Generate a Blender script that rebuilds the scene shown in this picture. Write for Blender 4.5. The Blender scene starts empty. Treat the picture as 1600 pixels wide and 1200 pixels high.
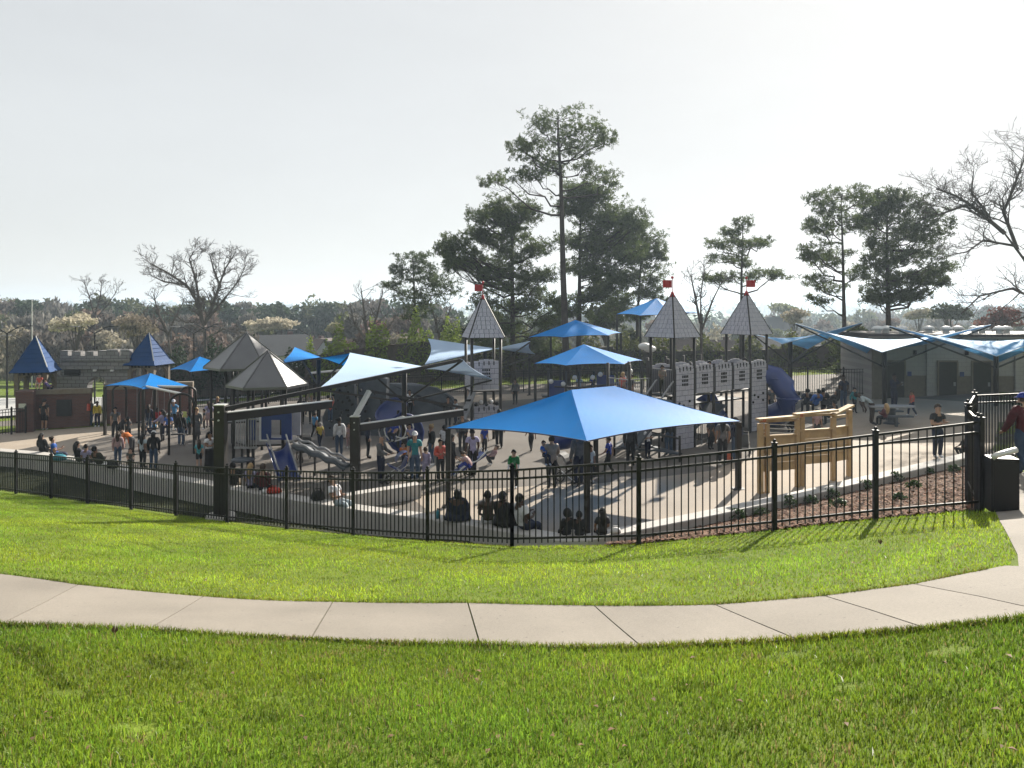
import bpy, bmesh, math, random
import numpy as np
from mathutils import Vector, Matrix, Euler
random.seed(7); rng = np.random.default_rng(7)
R = math.radians
sc = bpy.context.scene
C = sc.collection

# ------------------------------------------------------------------ camera, sky, sun, exposure
EYE = 6.0                      # eye height above the middle of the playground
FPX, CX, HY = 1200.0, 800.0, 481.0   # focal length in photo pixels, image centre, eye-level row
cam_data = bpy.data.cameras.new('camera'); cam = bpy.data.objects.new('camera', cam_data); C.objects.link(cam)
cam.location = (0, 0, EYE); cam.rotation_euler = (R(90), 0, 0)
cam_data.sensor_width = 36; cam_data.lens = 36 * FPX / 1600; cam_data.shift_y = -(600 - HY) / 1600
cam_data.clip_start = 0.1; cam_data.clip_end = 9000
sc.camera = cam
SUN_AZ, SUN_EL = 30.0, 29.0    # degrees to the right of the view direction, above the horizon
world = bpy.data.worlds.new('World'); sc.world = world; world.use_nodes = True
wn = world.node_tree.nodes; wl = world.node_tree.links
sky = wn.new('ShaderNodeTexSky'); sky.sky_type = 'NISHITA'; sky.sun_disc = False
sky.sun_elevation = R(SUN_EL); sky.sun_rotation = R(SUN_AZ)
sky.air_density = 1.0; sky.dust_density = 1.0; sky.ozone_density = 1.0; sky.altitude = 200
hs = wn.new('ShaderNodeHueSaturation'); hs.inputs['Saturation'].default_value = 0.7
wl.new(sky.outputs[0], hs.inputs['Color'])
gm = wn.new('ShaderNodeGamma'); gm.inputs['Gamma'].default_value = 0.17      # thin high haze evens the sky out
wl.new(hs.outputs[0], gm.inputs['Color'])
bg = wn['Background']; bg.inputs['Strength'].default_value = 0.26
# faint streaks of thin cloud
tcw = wn.new('ShaderNodeTexCoord'); mpw = wn.new('ShaderNodeMapping'); mpw.inputs['Scale'].default_value = (1.2, 1.2, 5.0); wl.new(tcw.outputs['Generated'], mpw.inputs['Vector'])
nzw = wn.new('ShaderNodeTexNoise'); nzw.inputs['Scale'].default_value = 2.2; nzw.inputs['Detail'].default_value = 6; nzw.inputs['Roughness'].default_value = 0.55; wl.new(mpw.outputs[0], nzw.inputs['Vector'])
mrw = wn.new('ShaderNodeMapRange'); mrw.inputs['From Min'].default_value = 0.3; mrw.inputs['From Max'].default_value = 0.7; mrw.inputs['To Min'].default_value = 0.975; mrw.inputs['To Max'].default_value = 1.02; wl.new(nzw.outputs['Fac'], mrw.inputs['Value'])
mxw = wn.new('ShaderNodeMix'); mxw.data_type = 'RGBA'; mxw.blend_type = 'MULTIPLY'; mxw.inputs['Factor'].default_value = 1; wl.new(gm.outputs[0], mxw.inputs['A']); wl.new(mrw.outputs[0], mxw.inputs['B'])
mxw2 = wn.new('ShaderNodeMix'); mxw2.data_type = 'RGBA'; mxw2.blend_type = 'MULTIPLY'; mxw2.inputs['Factor'].default_value = 1; mxw2.inputs['B'].default_value = (1.0, 1.0, 0.985, 1); wl.new(mxw.outputs['Result'], mxw2.inputs['A'])
wl.new(mxw2.outputs['Result'], bg.inputs['Color'])
sun_data = bpy.data.lights.new('sun', 'SUN'); sun_data.energy = 5.0; sun_data.angle = R(0.6); sun_data.color = (1.0, 0.93, 0.82)
sun = bpy.data.objects.new('sun', sun_data); C.objects.link(sun)
_sd = Vector((math.sin(R(SUN_AZ)) * math.cos(R(SUN_EL)), math.cos(R(SUN_AZ)) * math.cos(R(SUN_EL)), math.sin(R(SUN_EL))))
sun.rotation_euler = _sd.to_track_quat('Z', 'Y').to_euler()
vs = sc.view_settings; vs.view_transform = 'Standard'; vs.look = 'None'; vs.exposure = 1.2; vs.gamma = 1.0; vs.use_curve_mapping = False
sc.render.engine = 'CYCLES'
cy = sc.cycles; cy.max_bounces = 6; cy.diffuse_bounces = 3; cy.glossy_bounces = 2; cy.transmission_bounces = 4
cy.transparent_max_bounces = 6; cy.volume_bounces = 0; cy.use_denoising = True; cy.use_adaptive_sampling = True; cy.adaptive_threshold = 0.03; cy.caustics_reflective = False; cy.caustics_refractive = False

# ------------------------------------------------------------------ materials
MATS = {}; ALB = 0.70
def mat(name, col, rough=0.7, spec=0.3, metal=0.0, var=0.12, scale=6.0, bump=0.0, bscale=60.0, trans=0.0, col2=None, sheen=0.0, attr=None, specks=0.0, each=0.0):
    """procedural principled material: noise variation between two shades, optional fine relief and translucency"""
    if name in MATS: return MATS[name]
    m = bpy.data.materials.new(name); m.use_nodes = True; MATS[name] = m
    nt = m.node_tree; n = nt.nodes; l = nt.links; p = n['Principled BSDF']
    p.inputs['Roughness'].default_value = rough; p.inputs['Specular IOR Level'].default_value = spec; p.inputs['Metallic'].default_value = metal
    if sheen: p.inputs['Sheen Weight'].default_value = sheen; p.inputs['Sheen Roughness'].default_value = 0.4
    tc = n.new('ShaderNodeTexCoord')
    nz = n.new('ShaderNodeTexNoise'); nz.inputs['Scale'].default_value = scale; nz.inputs['Detail'].default_value = 5
    l.new(tc.outputs['Object'], nz.inputs['Vector'])
    cr = n.new('ShaderNodeValToRGB'); cr.color_ramp.elements[0].position = 0.3; cr.color_ramp.elements[1].position = 0.7
    c2 = col2 if col2 else tuple(min(1, c * (1 + var)) for c in col)
    c1 = col if col2 else tuple(c * (1 - var) for c in col)
    cr.color_ramp.elements[0].color = (*(c * ALB for c in c1), 1); cr.color_ramp.elements[1].color = (*(c * ALB for c in c2), 1)
    l.new(nz.outputs['Fac'], cr.inputs['Fac']); out = cr.outputs['Color']
    if attr:
        a = n.new('ShaderNodeAttribute'); a.attribute_name = attr
        mx = n.new('ShaderNodeMix'); mx.data_type = 'RGBA'; mx.blend_type = 'MULTIPLY'; mx.inputs['Factor'].default_value = 1
        l.new(out, mx.inputs['A']); l.new(a.outputs['Color'], mx.inputs['B']); out = mx.outputs['Result']
    if each:      # every piece its own shade
        oi = n.new('ShaderNodeObjectInfo'); mr = n.new('ShaderNodeMapRange'); mr.inputs['To Min'].default_value = 1 - each; mr.inputs['To Max'].default_value = 1 + each; l.new(oi.outputs['Random'], mr.inputs['Value'])
        mx = n.new('ShaderNodeMix'); mx.data_type = 'RGBA'; mx.blend_type = 'MULTIPLY'; mx.inputs['Factor'].default_value = 1; l.new(out, mx.inputs['A']); l.new(mr.outputs[0], mx.inputs['B']); out = mx.outputs['Result']
    if specks:    # pits and small stains
        vo = n.new('ShaderNodeTexVoronoi'); vo.inputs['Scale'].default_value = 5.5; l.new(tc.outputs['Object'], vo.inputs['Vector'])
        st = n.new('ShaderNodeMapRange'); st.inputs['From Min'].default_value = 0.035; st.inputs['From Max'].default_value = 0.09; st.inputs['To Min'].default_value = 1 - specks; l.new(vo.outputs['Distance'], st.inputs['Value'])
        nf = n.new('ShaderNodeTexNoise'); nf.inputs['Scale'].default_value = 45; nf.inputs['Detail'].default_value = 4; l.new(tc.outputs['Object'], nf.inputs['Vector'])
        s2 = n.new('ShaderNodeMapRange'); s2.inputs['From Min'].default_value = 0.3; s2.inputs['From Max'].default_value = 0.7; s2.inputs['To Min'].default_value = 0.9; s2.inputs['To Max'].default_value = 1.08; l.new(nf.outputs['Fac'], s2.inputs['Value'])
        mu = n.new('ShaderNodeMath'); mu.operation = 'MULTIPLY'; l.new(st.outputs[0], mu.inputs[0]); l.new(s2.outputs[0], mu.inputs[1])
        mx = n.new('ShaderNodeMix'); mx.data_type = 'RGBA'; mx.blend_type = 'MULTIPLY'; mx.inputs['Factor'].default_value = 1; l.new(out, mx.inputs['A']); l.new(mu.outputs[0], mx.inputs['B']); out = mx.outputs['Result']
    l.new(out, p.inputs['Base Color'])
    if bump:
        nb = n.new('ShaderNodeTexNoise'); nb.inputs['Scale'].default_value = bscale; nb.inputs['Detail'].default_value = 6
        l.new(tc.outputs['Object'], nb.inputs['Vector'])
        b = n.new('ShaderNodeBump'); b.inputs['Strength'].default_value = bump; b.inputs['Distance'].default_value = 0.02
        l.new(nb.outputs['Fac'], b.inputs['Height']); l.new(b.outputs['Normal'], p.inputs['Normal'])
    if trans:
        t = n.new('ShaderNodeBsdfTranslucent'); l.new(out, t.inputs['Color'])
        ms = n.new('ShaderNodeMixShader'); ms.inputs[0].default_value = trans
        l.new(p.outputs[0], ms.inputs[1]); l.new(t.outputs[0], ms.inputs[2]); l.new(ms.outputs[0], n['Material Output'].inputs['Surface'])
    return m

# ------------------------------------------------------------------ mesh builder
class MB:
    """collects shapes; build() links them as one mesh object"""
    def __init__(s): s.v = []; s.f = []; s.smooth = False
    def add(s, verts, faces):
        o = len(s.v); s.v += [tuple(v) for v in verts]; s.f += [tuple(i + o for i in f) for f in faces]; return s
    def box(s, c, size, rz=0.0, taper=1.0, M=None):
        x, y, z = (k / 2 for k in size); V = []
        for sz in (-1, 1):
            k = taper if sz > 0 else 1.0
            for sx, sy in ((-1, -1), (1, -1), (1, 1), (-1, 1)): V.append(Vector((sx * x * k, sy * y * k, sz * z)))
        if M is None: M = Matrix.Translation(c) @ Matrix.Rotation(rz, 4, 'Z')
        else: M = Matrix.Translation(c) @ M.to_4x4()
        return s.add([M @ v for v in V], [(0, 3, 2, 1), (4, 5, 6, 7), (0, 1, 5, 4), (1, 2, 6, 5), (2, 3, 7, 6), (3, 0, 4, 7)])
    def bar(s, a, b, w, h=None, up=(0, 0, 1)):
        """rectangular bar from a to b"""
        a, b = Vector(a), Vector(b); h = h or w; d = b - a; L = d.length
        if L < 1e-6: return s
        q = d.normalized(); u = Vector(up)
        if abs(q.dot(u)) > 0.98: u = Vector((0, 1, 0))
        sx = q.cross(u).normalized(); sz = sx.cross(q)
        M = Matrix((sx, q, sz)).transposed()
        return s.box((a + b) / 2, (w, L, h), M=M)
    def tube(s, pts, rad, n=8, cap=True):
        pts = [Vector(p) for p in pts]; rad = rad if hasattr(rad, '__len__') else [rad] * len(pts)
        V = []; F = []; prev = None
        for i, p in enumerate(pts):
            d = (pts[min(i + 1, len(pts) - 1)] - pts[max(i - 1, 0)])
            d = d.normalized() if d.length > 1e-9 else Vector((0, 0, 1))
            if prev is None:
                u = Vector((0, 0, 1)) if abs(d.z) < 0.9 else Vector((1, 0, 0)); a = d.cross(u).normalized()
            else:
                a = prev - d * prev.dot(d)
                a = a.normalized() if a.length > 1e-6 else d.orthogonal().normalized()
            prev = a; b = d.cross(a)
            for k in range(n):
                t = 2 * math.pi * k / n; V.append(p + (a * math.cos(t) + b * math.sin(t)) * rad[i])
        for i in range(len(pts) - 1):
            for k in range(n):
                F.append((i * n + k, i * n + (k + 1) % n, (i + 1) * n + (k + 1) % n, (i + 1) * n + k))
        if cap:
            F.append(tuple(range(n - 1, -1, -1))); m = (len(pts) - 1) * n; F.append(tuple(range(m, m + n)))
        return s.add(V, F)
    def prism(s, poly, z0, z1):
        """vertical prism over a plan polygon (counter-clockwise)"""
        n = len(poly); V = [(x, y, z0) for x, y in poly] + [(x, y, z1) for x, y in poly]
        F = [tuple(range(n - 1, -1, -1)), tuple(range(n, 2 * n))] + [(i, (i + 1) % n, n + (i + 1) % n, n + i) for i in range(n)]
        return s.add(V, F)
    def plate(s, poly3, thick, nrm=None):
        """thick plate from a planar 3-D polygon"""
        P = [Vector(p) for p in poly3]
        if nrm is None: nrm = (P[1] - P[0]).cross(P[2] - P[0]).normalized()
        nrm = Vector(nrm) * thick; n = len(P)
        V = P + [p + nrm for p in P]
        F = [tuple(range(n - 1, -1, -1)), tuple(range(n, 2 * n))] + [(i, (i + 1) % n, n + (i + 1) % n, n + i) for i in range(n)]
        return s.add(V, F)
    def ball(s, c, r, nu=8, nv=6, sc=(1, 1, 1)):
        c = Vector(c); V = [c + Vector((0, 0, -r * sc[2]))]; F = []
        for j in range(1, nv):
            a = -math.pi / 2 + math.pi * j / nv
            for i in range(nu):
                t = 2 * math.pi * i / nu; V.append(c + Vector((r * sc[0] * math.cos(a) * math.cos(t), r * sc[1] * math.cos(a) * math.sin(t), r * sc[2] * math.sin(a))))
        V.append(c + Vector((0, 0, r * sc[2]))); T = len(V) - 1
        for i in range(nu):
            F.append((0, 1 + (i + 1) % nu, 1 + i)); F.append((T, T - nu + i, T - nu + (i + 1) % nu))
            for j in range(nv - 2):
                b = 1 + j * nu; F.append((b + i, b + (i + 1) % nu, b + nu + (i + 1) % nu, b + nu + i))
        return s.add(V, F)
    def lathe(s, prof, c=(0, 0, 0), n=10):
        c = Vector(c); V = []; F = []
        for r, z in prof:
            for k in range(n):
                t = 2 * math.pi * k / n; V.append(c + Vector((r * math.cos(t), r * math.sin(t), z)))
        for i in range(len(prof) - 1):
            for k in range(n): F.append((i * n + k, i * n + (k + 1) % n, (i + 1) * n + (k + 1) % n, (i + 1) * n + k))
        F.append(tuple(range(n - 1, -1, -1))); m = (len(prof) - 1) * n; F.append(tuple(range(m, m + n)))
        return s.add(V, F)
    def mesh(s, name, smooth=False):
        me = bpy.data.meshes.new(name); me.from_pydata(s.v, [], s.f); me.update()
        if smooth or s.smooth: me.polygons.foreach_set('use_smooth', [True] * len(me.polygons))
        return me
    def build(s, name, material, parent=None, smooth=False, kind=None):
        return link(name, s.mesh(name, smooth), material, parent, kind)
def link(name, me, material=None, parent=None, kind=None, loc=None):
    o = bpy.data.objects.new(name, me); C.objects.link(o)
    if material and not me.materials: me.materials.append(material)
    if parent: o.parent = parent
    if kind: o['kind'] = kind
    if loc is not None: o.location = loc
    return o
def npmesh(name, V, F, material=None, parent=None, kind=None, smooth=False, col=None):
    """mesh from numpy arrays (all faces with the same corner count), optional per-vertex colour 'tint'"""
    me = bpy.data.meshes.new(name); V = np.asarray(V, np.float32); F = np.asarray(F, np.int32); k = F.shape[1]
    me.vertices.add(len(V)); me.vertices.foreach_set('co', V.ravel())
    me.loops.add(F.size); me.loops.foreach_set('vertex_index', F.ravel())
    me.polygons.add(len(F)); me.polygons.foreach_set('loop_start', np.arange(0, F.size, k, dtype=np.int32))
    if smooth: me.polygons.foreach_set('use_smooth', np.ones(len(F), bool))
    me.update(calc_edges=True); me.validate()
    if col is not None:
        a = me.color_attributes.new('tint', 'FLOAT_COLOR', 'POINT'); c = np.ones((len(V), 4), np.float32); c[:, :3] = col; a.data.foreach_set('color', c.ravel())
    return link(name, me, material, parent, kind)
def tag(o, label, cat, group=None):
    o['label'] = label; o['category'] = cat
    if group: o['group'] = group
    return o
def thing(name, label, cat, loc=(0, 0, 0), rz=0.0, group=None):
    o = bpy.data.objects.new(name, None); C.objects.link(o); o.empty_display_size = 0.2
    o.location = loc; o.rotation_euler = (0, 0, rz)
    return tag(o, label, cat, group)
def copy_tree(o, parent=None):
    c = o.copy(); C.objects.link(c); c.parent = parent
    for ch in list(o.children): copy_tree(ch, c)
    return c

# ------------------------------------------------------------------ the lie of the land
# the iron fence along the lawn: (photo column, metres away, metres below the eye)
FENCE = [(-60, 29.3, 6.6), (25, 27.07, 6.5), (80, 25.78, 6.34), (137, 24.43, 6.3), (205, 23.13, 6.42), (275, 21.75, 6.05), (355, 20.35, 5.67), (448, 18.97, 5.31), (552, 17.55, 5.08),
         (668, 16.03, 4.82), (800, 14.4, 4.56), (998, 13.3, 4.08), (1210, 13.2, 3.78), (1368, 13.0, 3.58), (1533, 12.4, 3.3)]
_ft = [(c - CX) / FPX for c, d, h in FENCE] + [0.66, 0.9]
_fd = [d for c, d, h in FENCE] + [15.5, 17.5]
_fh = [h for c, d, h in FENCE] + [3.45, 3.6]
def plane_z(x): return (0.04 * max(x, -34.0)) if x < 0 else (0.07 * min(x, 27.0))
def G(px, py, up=0.0):
    """point of the playground surface (or a level 'up' above it) seen at a photo pixel"""
    t = (px - CX) / FPX; k = 0.04 if t < 0 else 0.07
    y = (EYE - up) / ((py - HY) / FPX + k * t)
    return Vector((t * y, y, plane_z(t * y) + up))
def A(px, py, d):
    """point d metres away seen at a photo pixel"""
    return Vector(((px - CX) / FPX * d, d, EYE - (py - HY) / FPX * d))
FP = []
# outer top edge of the low concrete seat wall
WALLPX = [(-60, 700), (50, 709), (110, 718), (165, 729), (232, 742), (320, 757), (440, 778), (560, 797), (700, 815), (800, 832), (880, 845), (920, 844), (1000, 828), (1130, 802), (1300, 765), (1500, 718), (1530, 711)]
WP = [G(px, py, 0.45) for px, py in WALLPX]
_wt = [p.x / p.y for p in WP]; _wy = [p.y for p in WP]
_sl = np.polyfit([-0.8, -0.66, -0.5, -0.3, -0.1, 0.05, 0.17, 0.35, 0.5, 0.62, 0.78], [0.176, 0.184, 0.194, 0.202, 0.205, 0.2, 0.187, 0.166, 0.15, 0.136, 0.116], 5)
def lawn_slope(t): return np.polyval(_sl, np.clip(t, -0.9, 0.85))
def smooth(a, b, x):
    t = min(1, max(0, (x - a) / (b - a))); return t * t * (3 - 2 * t)
def gz(x, y):
    """ground height"""
    if y < 1.0: return EYE - 1.6 - 0.2 * y - 0.0 * x
    t = max(-1.0, min(0.9, x / y)); fd = np.interp(t, _ft, _fd); a = lawn_slope(t)
    if y <= fd: return EYE - 1.6 - a * y + 0.035 * math.sin(x * 0.9 + 1.3) * math.sin(y * 0.8) * min(1, abs(y - fd) / 2)
    zf = EYE - 1.6 - a * fd
    wy = np.interp(t, _wt, _wy); p = plane_z(x)
    mg = 1.3 if t < -0.05 else 0.0
    if t < 0.62 and y < wy + mg:
        zb = p + (0.22 if t > 0.1 else 0.17 - 0.42 * smooth(0.05, -0.22, t) if t > -1 else 0); s = (y - fd) / (wy - fd)
        return zf + (zb - zf) * min(1, s * 1.05)
    if t >= 0.62:
        return zf + (p - zf) * smooth(fd + 2, fd + 9, y) - fall(x, y)
    return p - 0.06 - fall(x, y)
def edge_y(x): return np.interp(x, [-60, -36, -20, 0, 14, 30, 60], [44, 48, 56, 60, 54, 50, 48])
def fall(x, y):
    e = edge_y(x) + 3
    if y < e: return 0.0
    d = y - e
    return 0.05 * min(d, 60) + 0.045 * max(0, min(d - 60, 300)) - 0.012 * max(0, min(d - 700, 1900)) + 1.2 * math.sin(x * 0.02 + y * 0.013) * min(1, d / 80)

FP += [((c - CX) / FPX * d, d, gz((c - CX) / FPX * d, d)) for c, d, h in FENCE]
# ------------------------------------------------------------------ setting: terrain, lawn, path, playground floor
m_soil = mat('lawn_soil', (0.11, 0.155, 0.025), 0.95, 0.1, var=0.35, scale=1.2, bump=0.9, bscale=45, col2=(0.19, 0.26, 0.035), specks=0.3)
m_conc = mat('path_concrete', (0.285, 0.255, 0.215), 0.85, 0.25, var=0.15, scale=0.7, bump=0.25, bscale=220, specks=0.5, each=0.08)
m_wall = mat('wall_concrete', (0.56, 0.53, 0.49), 0.8, 0.3, var=0.08, scale=2.0, bump=0.2, bscale=120)
m_plaza = mat('plaza_concrete', (0.42, 0.35, 0.275), 0.85, 0.25, var=0.09, scale=0.6, bump=0.15, bscale=150, specks=0.2)
m_rubber = mat('rubber_floor', (0.18, 0.16, 0.14), 0.9, 0.2, var=0.2, scale=0.35, bump=0.2, bscale=180, specks=0.15)
m_mulch = mat('mulch_soil', (0.13, 0.075, 0.05), 0.95, 0.1, var=0.4, scale=6, bump=0.8, bscale=40)
m_chip = mat('bark_chip', (0.24, 0.145, 0.10), 0.9, 0.15, var=0.3, scale=3, attr='tint')
m_black = mat('black_iron', (0.005, 0.005, 0.006), 0.5, 0.3, var=0.2, scale=4)
m_blade = mat('grass_blade', (1, 1, 1), 0.55, 0.25, var=0.04, scale=3, trans=0.5, attr='tint')

# one terrain sheet out to the horizon
def spaced(lo, hi, dense_lo, dense_hi, step, grow):
    a = list(np.arange(dense_lo, dense_hi + 1e-6, step)); s = step; v = a[0]; left = []
    while v > lo: s *= grow; v -= s; left.append(v)
    s = step; v = a[-1]; right = []
    while v < hi: s *= grow; v += s; right.append(v)
    return np.array(left[::-1] + a + right)
gx = spaced(-4200, 4200, -30, 26, 0.45, 1.14); gy = spaced(-40, 5200, -2, 30, 0.45, 1.10)
V = [(x, y, gz(x, y)) for y in gy for x in gx]; nx = len(gx)
F = [(j * nx + i, j * nx + i + 1, (j + 1) * nx + i + 1, (j + 1) * nx + i) for j in range(len(gy) - 1) for i in range(nx - 1)]
o = npmesh('ground', V, F, m_soil, smooth=True); o['kind'] = 'structure'

# concrete path: slabs between joints, as (far edge pixel, near edge pixel)
def L(px, py, up=0.0):
    """point of the lawn slope seen at a photo pixel"""
    t = (px - CX) / FPX; y = (1.6 - up) / ((py - HY) / FPX - lawn_slope(t)); return Vector((t * y, y, EYE - 1.6 - lawn_slope(t) * y + up))
JOINTS = [((-330, 866), (-600, 950)), ((-70, 896), (-240, 966)), ((122, 917), (0, 981)), ((318, 931), (228, 993)), ((520, 941), (486, 1002)), ((731, 947), (750, 1006)), ((928, 950), (1002, 1009)), ((1117, 948), (1245, 1004)), ((1288, 936), (1445, 991)), ((1428, 918), (1660, 972)), ((1572, 887), (1990, 925))]
path = bpy.data.objects.new('path', None); C.objects.link(path); path['kind'] = 'structure'
for k in range(len(JOINTS) - 1):
    (f0, n0), (f1, n1) = JOINTS[k], JOINTS[k + 1]
    f0, n0, f1, n1 = (L(*p) for p in (f0, n0, f1, n1))
    g = 0.008
    df = (f1 - f0).normalized() * g; dn = (n1 - n0).normalized() * g
    b = MB(); N = 6; top = []
    for i in range(N + 1):
        u = i / N; a = (f0 + df).lerp(f1 - df, u); c = (n0 + dn).lerp(n1 - dn, u)
        # gentle outward bow of the bend
        for w in range(3):
            q = a.lerp(c, w / 2); q.z = gz(q.x, q.y) + 0.022; top.append(q)
    nV = [p.copy() for p in top] + [p - Vector((0, 0, 0.12)) for p in top]; n = len(top); Fq = []
    for i in range(N):
        for w in range(2):
            a = i * 3 + w; Fq.append((a, a + 1, a + 4, a + 3))
    rim = [i * 3 for i in range(N + 1)] + [N * 3 + 1, N * 3 + 2] + [i * 3 + 2 for i in range(N - 1, -1, -1)] + [1]
    for i in range(len(rim)): Fq.append((rim[i], n + rim[i], n + rim[(i + 1) % len(rim)], rim[(i + 1) % len(rim)]))
    b.add(nV, Fq); s = b.build('slab', m_conc, path)
# the branch of the path that climbs to the gate
def sheet(name, pts, material, dz, kind='structure', zf=None, parent=None):
    from mathutils.geometry import tessellate_polygon
    bm = bmesh.new(); vs_ = [bm.verts.new((p[0], p[1], 0)) for p in pts]
    for tri in tessellate_polygon([[Vector((p[0], p[1], 0)) for p in pts]]): 
        try: bm.faces.new([vs_[i] for i in tri])
        except ValueError: pass
    bmesh.ops.recalc_face_normals(bm, faces=bm.faces)
    for k in range(1 if zf is None else 0):
        bmesh.ops.bisect_plane(bm, geom=bm.verts[:] + bm.edges[:] + bm.faces[:], plane_co=(0, 0, 0), plane_no=(1, 0, 0))
    if zf: bmesh.ops.subdivide_edges(bm, edges=bm.edges[:], cuts=3, use_grid_fill=True)
    for v in bm.verts: v.co.z = (zf(v.co.x, v.co.y) if zf else plane_z(v.co.x)) + dz
    for f in bm.faces:
        f.normal_update()
        if f.normal.z < 0: f.normal_flip()
    me = bpy.data.meshes.new(name); bm.to_mesh(me); bm.free(); o = link(name, me, material, parent)
    if kind: o['kind'] = kind
    return o
BR = [(1425, 934), (1510, 926), (1600, 912), (1592, 890), (1590, 868), (1576, 842), (1562, 818), (1556, 800)]
brp = [L(*p) for p in BR] + [Vector((8.35, 12.9, 0)), Vector((8.9, 14.2, 0)), Vector((10.4, 16.8, 0)), Vector((15, 16.7, 0)), Vector((17, 13, 0)), Vector((11.0, 8.6, 0)), Vector((7.2, 6.2, 0))]
sheet('path_branch', brp, m_conc, 0.014, zf=gz)

# playground floor
ts = np.linspace(-0.80, 0.72, 60); V = []; NY = 26
for t in ts:
    y0 = np.interp(t, _wt, _wy) + 0.1 if t < 0.605 else 24.3
    y1 = 62.0
    for _ in range(6): y1 = edge_y(t * y1)
    for j in range(NY + 1): y = y0 + (y1 - y0) * j / NY; V.append((t * y, y, plane_z(t * y)))
F = [(i * (NY + 1) + j, (i + 1) * (NY + 1) + j, (i + 1) * (NY + 1) + j + 1, i * (NY + 1) + j + 1) for i in range(len(ts) - 1) for j in range(NY)]
o = npmesh('playground_floor', V, F, m_rubber, smooth=False); o['kind'] = 'structure'
def gp(l): return [G(*p) for p in l]
sheet('plaza_walk', gp([(636, 774), (690, 768), (760, 764), (850, 758), (930, 756), (1010, 748), (1110, 736), (1170, 715), (1195, 690), (1250, 672), (1330, 652), (1400, 655), (1440, 662), (1510, 650), (1560, 660), (1552, 700), (1520, 716), (1300, 769), (1130, 806), (925, 849), (880, 850), (800, 837), (700, 820)]), m_plaza, 0.005)
sheet('plaza_terrace', gp([(1240, 644), (1262, 630), (1300, 621), (1350, 617), (1420, 622), (1640, 636), (1700, 650), (1560, 660), (1510, 650), (1440, 662), (1400, 655), (1330, 652), (1290, 656)]), m_plaza, 0.006)
sheet('entrance_walk', gp([(-140, 688), (-60, 679), (30, 673), (120, 668), (180, 664), (300, 656), (420, 648), (440, 652), (330, 660), (250, 668), (180, 677), (140, 690), (112, 712), (50, 711), (-60, 702), (-140, 696)]), m_plaza, 0.005)
sheet('back_walk', gp([(470, 645), (560, 634), (700, 619), (860, 612), (1000, 611), (1200, 613), (1262, 622), (1230, 629), (1000, 620), (860, 621), (720, 629), (600, 640), (480, 652)]), m_plaza, 0.005)

lot = [(-75, 52), (-36.5, 50.5), (-19, 58.5), (-19, 72), (-75, 72)]
sheet('car_park', [Vector((x, y, 0)) for x, y in lot], mat('lot_concrete', (0.5, 0.5, 0.48), 0.85, 0.2), 0.12, zf=gz)
# ---- low concrete seat wall, one section between each pair of joints
seat_wall = thing('seat_wall', 'long low pale concrete seat wall curving round the playground inside the fence', 'wall')
def inward(i):
    a = WP[max(0, i - 1)]; b = WP[min(len(WP) - 1, i + 1)]; d = Vector((b.x - a.x, b.y - a.y, 0)).normalized(); return Vector((-d.y, d.x, 0))
for i in range(len(WP) - 1):
    a, b = WP[i], WP[i + 1]; na, nb = inward(i), inward(i + 1); w = 0.5
    g = (b - a).normalized() * 0.006; a2, b2 = a + g, b - g
    P = [a2, b2, b2 + nb * w, a2 + na * w]
    for q in P: q.z = plane_z(q.x) + 0.45
    c = 0.02; inn = [a2 + na * c, b2 + nb * c, b2 + nb * (w - c), a2 + na * (w - c)]
    V = [Vector((q.x, q.y, plane_z(q.x) - 1.0)) for q in P] + [q - Vector((0, 0, c)) for q in P] + [Vector((q.x, q.y, plane_z(q.x) + 0.45)) for q in inn]
    F = [(8, 9, 10, 11)] + [(k, (k + 1) % 4, 4 + (k + 1) % 4, 4 + k) for k in range(4)] + [(4 + k, 4 + (k + 1) % 4, 8 + (k + 1) % 4, 8 + k) for k in range(4)]
    MB().add(V, F).build('wall_section', m_wall, seat_wall)
pl = thing('planter_wall', 'short pale concrete spur wall running back from the seat wall', 'wall')
q0, q1 = G(540, 775, 0.4), G(655, 757, 0.4)
for k in range(2):
    a = q0.lerp(q1, k / 2); b = q0.lerp(q1, (k + 1) / 2) - (q1 - q0).normalized() * 0.012
    m = MB(); m.bar(a - Vector((0, 0, 0.2)), b - Vector((0, 0, 0.2)), 0.42, 0.5); m.build('wall_section', m_wall, pl)

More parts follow.
